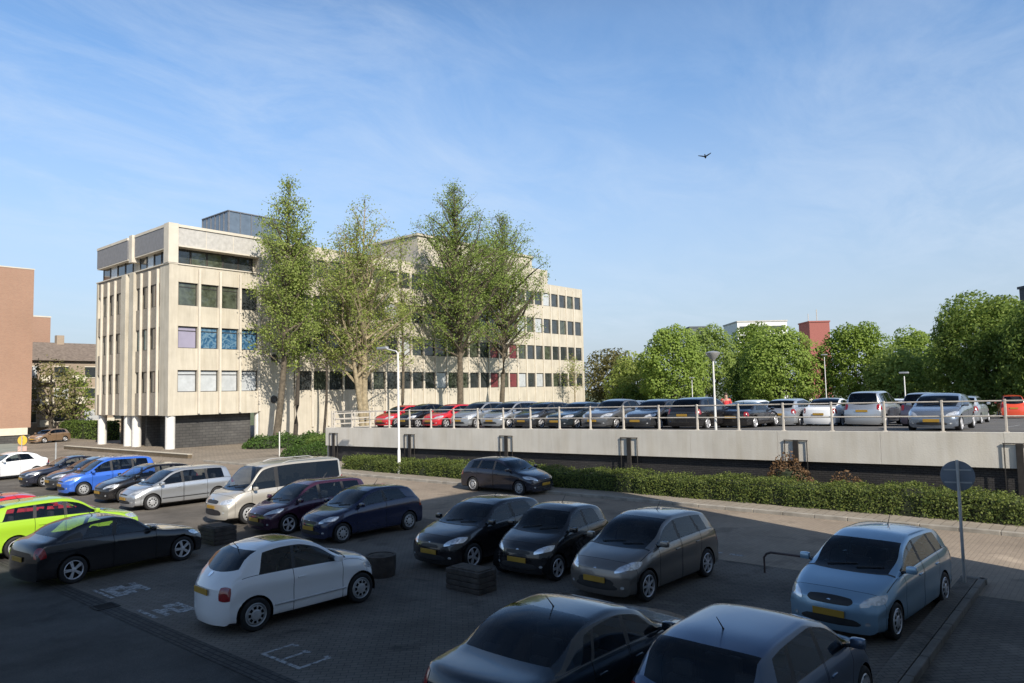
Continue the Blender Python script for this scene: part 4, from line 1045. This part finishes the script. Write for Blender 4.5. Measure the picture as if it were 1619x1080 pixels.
far_block('white slab block showing above the far trees', 215.5, 86.2, 14.6, 14, 23.2, simple('white_render', (.72, .72, .70), .8, noise=.04), -49.7)
far_block('red brick tower with a mast behind the wide green tree', 227.2, 72.4, 6.0, 8, 23.0, simple('red_tower_brick', (.28, .095, .08), .85, noise=.08), -49.7, bands=False, mast=True)
far_block('small dark grey block behind the bright green tree', 186, 91, 4.6, 6, 20.6, simple('dark_slate', (.10, .115, .13), .8, noise=.1), -49.7, bands=False)
far_block('dark narrow tower above the trees at the right edge', 136.5, 8.2, 6, 6, 18.4, simple('dark_cladding', (.06, .065, .08), .7, noise=.1), -49.7, bands=False)
# the block the picture is taken from: it throws the big shadow over the bays
own = empty('office_wing', (-40, -30, 0), 0, 'office wing, made white to bounce light, whose long shadow covers the parking bays, outside the picture', 'building')
fp = [(0, 29.4), (59, 29.4), (50.3, 8), (0, 8)]  # slanted end shaped to set the edge of the cast shadow
MB().add([(x, y, z) for z in (0, SHH) for x, y in fp], [(0, 3, 2, 1), (4, 5, 6, 7), (0, 1, 5, 4), (1, 2, 6, 5), (2, 3, 7, 6), (3, 0, 4, 7)]).build('wall', [simple('bounce_white', (.74, .74, .72), .6, noise=.04)], own)  # unseen facade made white to bounce light on to the shaded cars
MB().add([(x, y, z) for z in (SHH+.01, SHH+.12) for x, y in fp], [(0, 3, 2, 1), (4, 5, 6, 7), (0, 1, 5, 4), (1, 2, 6, 5), (2, 3, 7, 6), (3, 0, 4, 7)]).build('roof', [M['roofing']], own)

# ------------------------------------------------------------------ street furniture
M['galv'] = simple('galvanised_steel', (.48, .48, .47), .45, .6, noise=.15)
M['greypaint'] = simple('grey_sign_back', (.20, .22, .25), .5, .3, noise=.12)
M['polewhite'] = simple('white_painted_pole', (.66, .65, .62), .5, noise=.08)
sl_ = empty('street_lamp', (25.42, 29.5, .11), 0, 'slim white street lamp with a short arm standing before the hedge', 'street lamp')
MB().tube([(0, 0, 0), (0, 0, 1.2), (0, 0, 1.25), (0, 0, 6.35)], [.085, .08, .062, .05], 12).build('pole', [M['polewhite']], sl_, True)
MB().tube([(0, 0, 6.25), (0, .12, 6.42), (0, .5, 6.5), (0, .95, 6.6)], .032, 8).build('arm', [M['polewhite']], sl_, True)
MB().box(-.11, .11, .85, 1.65, 6.58, 6.72, 0, .05).build('lamp_head', [M['galv']], sl_, True)
sg = empty('road_sign', (17.68, 2.88, .115), R(-74), 'round road sign seen from its grey back on a post at the island end', 'road sign')
MB().tube([(0, 0, 0), (0, 0, 2.5)], .032, 10).build('post', [M['galv']], sg, True)
c_ = MB(); c_.lathe([(.001, .035), (.30, .035), (.315, .04), (.315, .058), (.001, .058)], 36, 0, 'y', (0, 0, 2.17)); d_ = c_.build('sign_plate', [M['greypaint']], sg, True)
MB().box(-.02, .02, .0, .036, 1.86, 2.48).box(-.25, .25, .02, .034, 2.28, 2.31).box(-.25, .25, .02, .034, 2.02, 2.05).build('bracket', [M['galv']], sg)
hb = empty('hoop_barrier', (16.58, 6.65, 0), 0, 'low rusty tube barrier beside the pale blue hatchback', 'barrier')
MB().tube([(0, 0, 0), (0, 0, .34), (0, -.06, .43), (0, -.16, .47), (0, -1.6, .47), (0, -1.72, .42), (0, -1.76, .32), (0, -1.76, 0)], .026, 8).build('hoop', [simple('brown_paint', (.09, .06, .055), .6, noise=.4)], hb, True)
def planter(label, loc, rz, sx_, sy_, h, rnd=False):
    o = empty('planter', loc, R(rz), label, 'planter', 'dark tubs between the rows of bays')
    m = M.setdefault('tub', simple('dark_weathered_wood', (.05, .042, .036), .9, noise=.4, scale=5, bump=.6, bscale=20))
    if rnd: b = MB(); b.lathe([(sx_*.46, 0), (sx_*.5, h*.5), (sx_*.5, h), (sx_*.43, h), (sx_*.42, h-.08)], 22); b.build('tub', [m], o, True, 40)
    else:
        b = MB()
        for k in range(4): b.box(-sx_/2, sx_/2, -sy_/2, sy_/2, h*k/4+.005, h*(k+1)/4-.005, 0, .015)
        b.build('tub', [m], o)
    s = MB(); s.lathe([(sx_*.42, h-.02), (sx_*.2, h+.02), (.001, h+.03)], 16) if rnd else s.box(-sx_/2+.06, sx_/2-.06, -sy_/2+.06, sy_/2-.06, h-.01, h+.02, 0, .02)
    s.build('soil', [M.setdefault('soil', simple('dry_soil', (.06, .05, .04), .98, noise=.4, scale=9, bump=.8))], o)
    return o
planter('dark square tub in front of the two black hatchbacks', (11.6, 11.15, 0), 0, .55, 1.0, .46)
planter('dark round tub beyond the nose of the white bubble car', (11.25, 13.75, 0), 0, .72, .72, .48, True)
planter('tub half in sun in front of the purple and cream cars', (10.95, 20.9, 0), 0, .7, 1.0, .5)
def pole(label, loc, h, r=.04, mat='polewhite'):
    o = empty('pole', loc, 0, label, 'pole'); MB().tube([(0, 0, 0), (0, 0, h)], r, 10).build('shaft', [M[mat]], o, True); c_ = MB(); c_.lathe([(r*1.2, h), (r*1.2, h+.05), (.001, h+.09)], 12); c_.build('cap', [M[mat]], o, True); return o
pole('thin pale pole in front of the clipped yellow green shrub', (29.1, 46.7, 0), 1.7)
pole('thin grey pole above the roofs of the dark cars at the left', (17.0, 53.4, 0), 1.55, .05, 'galv')
ys_ = empty('notice_sign', (18.05, 63.9, 0), R(-140+90), 'small yellow round notice on a post before the brick building', 'sign')
MB().tube([(0, 0, 0), (0, 0, 1.75)], .04, 8).build('post', [M['galv']], ys_); c_ = MB(); c_.lathe([(.001, .05), (.36, .05), (.36, .08), (.001, .08)], 24, 0, 'y', (0, 0, 1.42)); c_.build('sign_plate', [simple('yellow_enamel', (.68, .42, .05), .5, noise=.2, scale=5)], ys_)
MB().box(-.34, .34, .05, .07, .62, .98).build('lower_plate', [simple('pinkish_plate', (.55, .36, .30), .6, noise=.1)], ys_)
def deck_lamp(label, x, y, ztop, kind):
    z = DK(x, y); o = empty('lamp_post', (x, y, z), 0, label, 'lamp post'); h = ztop-z
    MB().tube([(0, 0, 0), (0, 0, h*.3), (0, 0, h-.3)], [.06, .046, .034], 10).build('pole', [M['polewhite']], o, True)
    c_ = MB()
    if kind == 'cone': c_.lathe([(.06, h-.38), (.12, h-.30), (.30, h-.08), (.31, h-.03), (.17, h+.02), (.001, h+.04)], 22)
    else: c_.box(-.13, .13, -.28, .28, h-.14, h-.02, 0, .05)
    c_.build('lamp_head', [M['galv']], o, True); return o
deck_lamp('near lamp post with a wide cone head at the deck edge', 29.0, 13.45, 5.75, 'cone')
deck_lamp('pale lamp post behind the dark purple van on the deck', 52.4, 11.2, 5.0, 'box')
deck_lamp('thin far lamp post left of the cone headed one', 71, 35.4, 5.4, 'box')
deck_lamp('white lamp post among the trees below the red brick tower', 74.5, 22.9, 7.3, 'box')
# ------------------------------------------------------------------ bird
bd = MB(); bc = Vector((0, 0, 0))
bd.tube([(-.24, 0, .01), (-.16, 0, .02), (-.05, 0, 0), (.06, 0, 0), (.12, 0, .02), (.17, 0, .025), (.20, 0, .02)], [.035, .03, .05, .055, .04, .035, .005], 10)
def wing(sg_, up):
    p = [(.07, 0, .02), (-.07, 0, .02), (-.10, sg_*.16, .02+up*.14), (-.12, sg_*.36, .02+up*.30), (-.03, sg_*.33, .03+up*.28), (.05, sg_*.15, .03+up*.14)]
    q = [(a, b_, c-.012) for a, b_, c in p]; n = len(p)
    bd.add(p+q, [list(range(n)), list(range(2*n-1, n-1, -1))]+[(i, (i+1) % n, n+(i+1) % n, n+i) for i in range(n)])
wing(1, .55); wing(-1, .15)
bo = bd.build('bird', [simple('black_feathers', (.012, .012, .014), .7, noise=.2)], None, True, 50)
bo.location = (37.65, 17.42, 17.15); bo.rotation_euler = (R(-15), R(12), R(20)); tag(bo, 'black bird gliding alone in the open sky', 'bird')

# ------------------------------------------------------------------ cars
P = dict(white=paint('white_paint', (.76, .77, .78)), black=paint('black_paint', (.008, .008, .010)), blackblue=paint('blue_black_paint', (.010, .013, .026)),
 silver=paint('silver_paint', (.50, .52, .54), .75, .36), iceblue=paint('ice_blue_metallic', (.27, .42, .55), .6, .36), bronze=paint('bronze_grey_metallic', (.20, .185, .17), .7, .36),
 navy=paint('navy_paint', (.012, .018, .055), .2), purple=paint('plum_paint', (.050, .018, .040), .3), cream=paint('beige_metallic', (.50, .475, .425), .45, .38),
 blue=paint('bright_blue_paint', (.045, .15, .60), .25), lime=paint('lime_green_paint', (.30, .50, .03)), red=paint('red_paint', (.50, .025, .035)), grey=paint('mid_grey_metallic', (.16, .165, .175), .6),
 dgrey=paint('dark_grey_metallic', (.05, .053, .06), .5), dgreen=paint('dark_blue_green', (.014, .022, .03), .2), lilac=paint('slate_blue_metallic', (.075, .115, .185), .7, .36), brown=paint('tan_metallic', (.33, .22, .14), .4),
 dpurple=paint('dark_violet_metallic', (.09, .08, .12), .5), redorange=paint('orange_red_paint', (.60, .07, .03)), steel=paint('steel_blue_metallic', (.20, .235, .29), .6))
GA = 'cars parked nose to nose in the paved bays'
GD = 'cars parked on the raised deck'
STR = M['trim']
def C(label, X, Y, h, kind, dims, col, group=GA, name='parked_car', z=0., cat='car', **kw):
    return car(name, label, cat, (X, Y, z), h, kind, dims, P[col], group, **kw)

# near bays, noses pointing away
r, h = C('small white bubble-shaped car with a black glass roof, seen from behind', 8.43, 13.13, -2.6, 'bubble', (3.55, 1.63, 1.49, 2.30), 'white', rimmat='hubcap', glass='glass_dark', aer=.80, strip=M['hubcap'],
   tll=[(.975, .60, .60), (.945, .90, .60), (.935, .86, .86), (.965, .60, .86)], rplz=.50,
   prof=[(0,.43),(.02,.53),(.08,.605),(.16,.65),(.27,.70),(.45,.94),(.55,.995),(.62,1),(.73,.98),(.83,.91),(.925,.72),(.965,.655),(1,.54)], rg=(.835,.905), ws=(.27,.44), shear=[(0,0),(.45,0),(.6,-.04),(.78,-.10),(.92,0),(1,0)], win=[(.315,.585),(.605,.795)], nose=.40, tail=.32)
h['patch']('sunroof', [(.46, -.50, 1.45), (.46, .50, 1.45), (.67, .50, 1.5), (.67, -.50, 1.5)], M['pane_black'] if 'pane_black' in M else M['pane'], .006, sq=.25)
h['patch']('badge', [(.945, -.07, .93), (.945, .07, .93), (.93, .07, 1.02), (.93, -.07, 1.02)], M['chrome'], .008, sq=1.)
C('long black fastback coupe with silver alloy wheels, beside the lime green car', 7.78, 20.07, 4.6, 'compact', (4.30, 1.75, 1.40, 2.68), 'black', Rw=.315, rimmat='alloy')
C('lime green estate car behind the black fastback', 7.85, 24.3, 1, 'estate', (4.35, 1.74, 1.50, 2.60), 'lime', aer=.72)
C('red coupe of which only roof and nose show beyond the lime green car', 7.85, 27.55, 0, 'sedan', (4.35, 1.74, 1.36, 2.55), 'red')
C('grey car at the left edge behind the red coupe', 7.3, 30.35, 0, 'hatch', (4.2, 1.74, 1.45, 2.55), 'grey')
C('dark slate saloon in the foreground with its rear window towards the viewer', 8.35, 5.95, 0, 'sedan', (4.62, 1.78, 1.44, 2.70), 'dgreen', Rw=.31)
C('slate blue rounded hatchback cut by the bottom edge of the picture', 9.05, 3.72, -1.5, 'hatch', (3.95, 1.70, 1.50, 2.46), 'lilac', aer=.74, rail=None)
# far bays, noses pointing at the viewer
C('pale ice blue hatchback with a dark slit grille, next to the kerb island', 14.93, 3.91, -185, 'hatch', (4.285, 1.695, 1.495, 2.68), 'iceblue', rim='cap', aer=.70,
   grille=[(.0, -.42, .60), (.0, .42, .60), (.03, .46, .70), (.03, -.46, .70)], hdl=[(.0, .55, .585), (.09, .98, .66), (.125, .97, .80), (.03, .60, .715)])
C('bronze grey hatchback with bright headlights and alloy wheels', 14.29, 8.39, -182, 'hatch', (3.94, 1.71, 1.52, 2.465), 'bronze', Rw=.31, rim='alloy7', ws=(.225, .47),
   grille=[(.0, -.55, .36), (.0, .55, .36), (.0, .48, .50), (.0, -.48, .50)])
C('very short black city car between the bronze and the other black hatchback', 14.23, 10.88, -178.1, 'hatch3', (2.985, 1.68, 1.50, 2.0), 'black', Rw=.29)
C('black three door hatchback with white headlights, right of the empty bay', 14.17, 13.18, -179.4, 'hatch3', (3.95, 1.71, 1.48, 2.465), 'black', Rw=.31, grille=[(.0, -.35, .55), (.0, .35, .55), (.01, .30, .63), (.01, -.30, .63)])
C('dark navy three door hatchback with silver wheel covers', 14.28, 18.37, -181.3, 'hatch3', (3.82, 1.65, 1.44, 2.49), 'navy', rim='cap', rimmat='hubcap', Rw=.285)
C('plum purple hatchback squeezed between the cream van and the navy car', 14.2, 21.0, -181, 'mpv', (4.05, 1.72, 1.50, 2.55), 'purple')
r, h = C('cream passenger van with a long dark side window and roof bars', 14.69, 23.82, -182, 'van', (4.89, 1.90, 1.95, 3.0), 'cream', name='parked_van', cat='van', Rw=.33, rimmat='hubcap', glass='glass_dark', rail=M['galv'],
   grille=[(.0, -.40, .72), (.0, .40, .72), (.01, .42, .86), (.01, -.42, .86)], hdl=[(.0, .52, .70), (.06, .97, .74), (.085, .96, .92), (.01, .58, .88)])
C('silver five door hatchback with wheel covers and a dark side strip', 13.95, 29.9, -181, 'mpv', (4.28, 1.70, 1.50, 2.62), 'silver', rim='cap', rimmat='hubcap', strip=STR)
C('black car half hidden behind the silver five door hatchback', 14.1, 33.1, -180, 'hatch', (4.1, 1.72, 1.46, 2.5), 'black')
C('bright blue compact people carrier with grey wheel covers', 14.02, 37.1, -181, 'mpv', (4.15, 1.72, 1.60, 2.6), 'blue', rim='cap', rimmat='hubcap')
C('dark grey car left of the bright blue people carrier', 14.4, 40.0, -180, 'hatch', (4.15, 1.72, 1.46, 2.55), 'dgrey')
C('blue black car next to the white rounded car at the far left', 14.2, 42.8, -180, 'sedan', (4.35, 1.73, 1.42, 2.6), 'blackblue')
C('white rounded coupe at the far left by the yellow notice', 12.95, 48.6, -172, 'compact', (4.10, 1.74, 1.48, 2.5), 'white', rim='cap', rimmat='hubcap')
C('tan car standing before the brick building at the back', 27.2, 87.6, 205, 'hatch', (4.1, 1.72, 1.46, 2.5), 'brown', group=None, rim='cap')
C('black five door hatchback driving along the sunlit road', 23.95, 20.71, -89.4, 'hatch', (4.2, 1.74, 1.44, 2.58), 'blackblue', group=None, name='moving_car', rim='cap', rimmat='hubcap', strip=None)

# the raised deck
def D(label, X, Y, h, kind, dims, col, **kw):
    kw.setdefault('lod', 1)
    return C(label, X, Y, h, kind, dims, col, GD, z=DK(X, Y), **kw)
hs, mp_, sd, es = (4.0, 1.70, 1.40, 2.5), (4.2, 1.73, 1.48, 2.6), (4.5, 1.74, 1.36, 2.65), (4.5, 1.75, 1.41, 2.65)
D('first red hatchback at the left end of the deck railing', 31.9, 36.6, 180, 'hatch', hs, 'red')
D('small black and white-lamped hatchback between the two red cars on the deck', 31.7, 34.4, 180, 'hatch3', (3.6, 1.62, 1.45, 2.35), 'black')
D('second red hatchback, right of the street lamp, on the deck', 31.9, 32.1, 180, 'hatch', hs, 'red', glass='glass_dark')
D('red car in the row behind the second red hatchback', 37.5, 33.5, 180, 'mpv', mp_, 'red')
D('silver hatchback just right of the red cars on the deck', 31.9, 29.6, 180, 'hatch', (4.1, 1.71, 1.5, 2.55), 'silver')
D('silver grey people carrier, second silver car from the red ones', 32.0, 27.2, 180, 'mpv', mp_, 'silver', rim='cap')
D('dark grey hatchback right of the silver people carrier on the deck', 31.9, 24.9, 180, 'hatch', hs, 'dgrey')
D('slate blue saloon behind the railing right of the dark grey hatchback', 32.0, 22.6, 180, 'sedan', sd, 'dgreen')
D('dark grey saloon with a bright headlight near the middle of the deck railing', 31.9, 20.2, 180, 'sedan', (4.5, 1.76, 1.46, 2.6), 'grey')
D('dark estate car standing behind the railing before the bright green tree', 32.0, 17.85, 180, 'estate', es, 'dgrey')
D('dark hatchback with red tail lights, left of the cone headed lamp', 32.2, 15.55, 0, 'hatch', (4.2, 1.75, 1.48, 2.6), 'black')
D('black low car right below the cone headed lamp', 34.6, 14.3, 0, 'sedan', (4.3, 1.70, 1.22, 2.6), 'black')
D('white hatchback seen from behind right of the cone headed lamp', 38.7, 15.6, 0, 'hatch', (4.1, 1.72, 1.40, 2.55), 'white')
D('silver white hatchback between two white hatchbacks on the deck', 38.8, 13.65, 0, 'hatch', (4.2, 1.72, 1.43, 2.6), 'silver')
D('white saloon seen from behind, third pale car from the cone headed lamp', 39.4, 11.85, 0, 'sedan', (4.4, 1.72, 1.42, 2.6), 'white')
D('dark car peeping out between the white saloon and the silver van', 43.5, 11.6, 0, 'hatch', hs, 'dgreen')
D('tall silver van with a large rear window on the deck', 39.0, 9.75, 0, 'mpv', (4.4, 1.78, 1.72, 2.75), 'silver', cat='van')
D('white car beyond the tall silver van', 44.8, 9.75, 0, 'hatch', hs, 'white')
D('dark violet people carrier with a pale right flank', 39.2, 7.4, 0, 'mpv', (4.3, 1.74, 1.60, 2.65), 'dpurple')
D('steel blue car nosing up to the railing, facing the viewer at right', 31.6, 5.55, 180, 'hatch', (4.1, 1.72, 1.38, 2.55), 'steel')
D('silver car behind the steel blue one at right', 46.0, 6.9, 0, 'hatch', (4.1, 1.72, 1.5, 2.55), 'silver')
D('bright red van at the right edge of the deck', 69.0, 7.3, 10, 'mpv', (4.4, 1.78, 1.85, 2.7), 'redorange', cat='van')
for k, (x, y, kd, c_, lb) in enumerate([(37.2, 31, 'hatch', 'dgreen', 'dark car roof in the second deck row behind the silver hatchback'), (37.2, 28.4, 'estate', 'navy', 'navy estate in the second deck row behind the silver people carrier'),
   (37.2, 25.6, 'hatch', 'dgreen', 'slate car in the second deck row behind the dark grey hatchback'), (37.4, 22.8, 'mpv', 'steel', 'steel blue people carrier in the second deck row'),
   (37.4, 20.2, 'sedan', 'grey', 'grey saloon in the second deck row behind the dark estate'), (38.0, 17.9, 'hatch', 'steel', 'steel blue hatchback left of the first white hatchback'),
   (53.5, 30, 'hatch', 'grey', 'far grey car below the bright green tree'), (53.5, 26.8, 'mpv', 'dgrey', 'far dark people carrier below the gap in the trees'),
   (53.5, 22, 'hatch', 'silver', 'far silver car behind the white hatchbacks'), (53.5, 19, 'sedan', 'dgrey', 'far dark saloon below the red brick tower'),
   (53.5, 16.2, 'hatch', 'steel', 'far blue grey car left of the tall silver van'), (60, 12.2, 'hatch', 'grey', 'far grey car right of the tall silver van')]):
    D(lb, x, y, 180 if k < 5 else 0, kd, {'hatch': hs, 'mpv': mp_, 'estate': es, 'sedan': sd}[kd], c_, lod=0)
# a person in a red jacket on the deck

# ------------------------------------------------------------------ person in a red jacket between the deck rows
def skinned(name, pts, edges, rad, mat, parent, root_i=0, sub=2):
    me = bpy.data.meshes.new(name); me.from_pydata(pts, edges, []); o = bpy.data.objects.new(name, me); link(o, parent); me.materials.append(mat)
    sk = o.modifiers.new('skin', 'SKIN')
    if not me.skin_vertices: me.attributes  # the modifier adds the layer
    for v, r in zip(me.skin_vertices[0].data, rad): v.radius = (r, r); v.use_root = False
    me.skin_vertices[0].data[root_i].use_root = True
    sk.use_smooth_shade = True
    sb = o.modifiers.new('sub', 'SUBSURF'); sb.levels = sub; sb.render_levels = sub
    return o
def person(label, x, y, rz):
    root = empty('person', (x, y, DK(x, y)), R(rz), label, 'person')
    skin = simple('skin', (.45, .27, .19), .55, noise=.08); jk = simple('red_jacket', (.62, .05, .055), .8, noise=.15, scale=8); tr = simple('dark_trousers', (.03, .033, .045), .85, noise=.2); hr = simple('brown_hair', (.06, .04, .025), .7, noise=.3)
    J = dict(pel=(0, 0, .95), sp=(0, .0, 1.15), ch=(.01, 0, 1.35), nk=(.015, 0, 1.48), hd=(.03, 0, 1.60), hd2=(.03, 0, 1.69),
      shl=(0, .19, 1.40), ell=(-.05, .25, 1.14), wrl=(.10, .24, .93), hal=(.15, .235, .87), shr=(0, -.19, 1.40), elr=(-.03, -.26, 1.14), wrr=(-.08, -.25, .90), har=(-.09, -.245, .83),
      hl=(0, .10, .90), knl=(.12, .10, .50), anl=(.04, .10, .09), tol=(.20, .11, .04), hr_=(0, -.10, .90), knr=(-.02, -.10, .50), anr=(-.22, -.10, .12), tor=(-.08, -.11, .05))
    k = list(J); ix = {n: i for i, n in enumerate(k)}
    E_ = [('pel', 'sp'), ('sp', 'ch'), ('ch', 'nk'), ('nk', 'hd'), ('hd', 'hd2'), ('ch', 'shl'), ('shl', 'ell'), ('ell', 'wrl'), ('wrl', 'hal'), ('ch', 'shr'), ('shr', 'elr'), ('elr', 'wrr'), ('wrr', 'har'), ('pel', 'hl'), ('hl', 'knl'), ('knl', 'anl'), ('anl', 'tol'), ('pel', 'hr_'), ('hr_', 'knr'), ('knr', 'anr'), ('anr', 'tor')]
    rd = dict(pel=.13, sp=.12, ch=.13, nk=.055, hd=.095, hd2=.085, shl=.06, ell=.042, wrl=.028, hal=.035, shr=.06, elr=.042, wrr=.028, har=.035, hl=.08, knl=.055, anl=.04, tol=.035, hr_=.08, knr=.055, anr=.04, tor=.035)
    pts = [J[n] for n in k]; ed = [(ix[a], ix[b_]) for a, b_ in E_]; ra = [rd[n] for n in k]
    for hn, wn, sg_ in (('hal', 'wrl', 1), ('har', 'wrr', -1)):
        h = Vector(J[hn]); d = (h-Vector(J[wn])).normalized()
        for f_, (dx, ln) in enumerate(((-.030, .070), (-.010, .080), (.010, .076), (.028, .060), (.040, .045))):
            i = len(pts); b0 = h+Vector((dx, 0, -.01 if f_ < 4 else .02)); d2 = d if f_ < 4 else (d+Vector((1, 0, 0))).normalized()
            pts += [tuple(b0+d2*ln*.5), tuple(b0+d2*ln+Vector((0, -sg_*.012, 0)))]; ra += [.009, .008]; ed += [(ix[hn], i), (i, i+1)]
    skinned('body', pts, ed, ra, skin, root)
    def sub(names, grow, nm, mat, ri):
        m = {n: i for i, n in enumerate(names)}
        return skinned(nm, [J[n] for n in names], [(m[a], m[b_]) for a, b_ in E_ if a in m and b_ in m], [rd[n]+grow for n in names], mat, root, m[ri])
    sub(['pel', 'sp', 'ch', 'shl', 'ell', 'wrl', 'shr', 'elr', 'wrr'], .028, 'jacket', jk, 'pel')
    sub(['pel', 'hl', 'knl', 'anl', 'hr_', 'knr', 'anr'], .018, 'trousers', tr, 'pel')
    h_ = MB(); h_.lathe([(.001, 1.80), (.06, 1.785), (.095, 1.73), (.105, 1.66), (.10, 1.60), (.085, 1.585)], 16); h_.v = [(a*1.08+.012-(.03 if c < 1.68 else 0), b_*.95, c) for a, b_, c in h_.v]; h_.build('hair', [hr], root, True, 60)
    f_ = MB(); f_.box(.115, .145, -.012, .012, 1.60, 1.635, 0, .008).box(.105, .125, -.028, .028, 1.555, 1.565, 0, .004); f_.build('face', [skin], root)
    return root
person('person in a red jacket walking between the parked rows on the deck', PX, PY, 200)
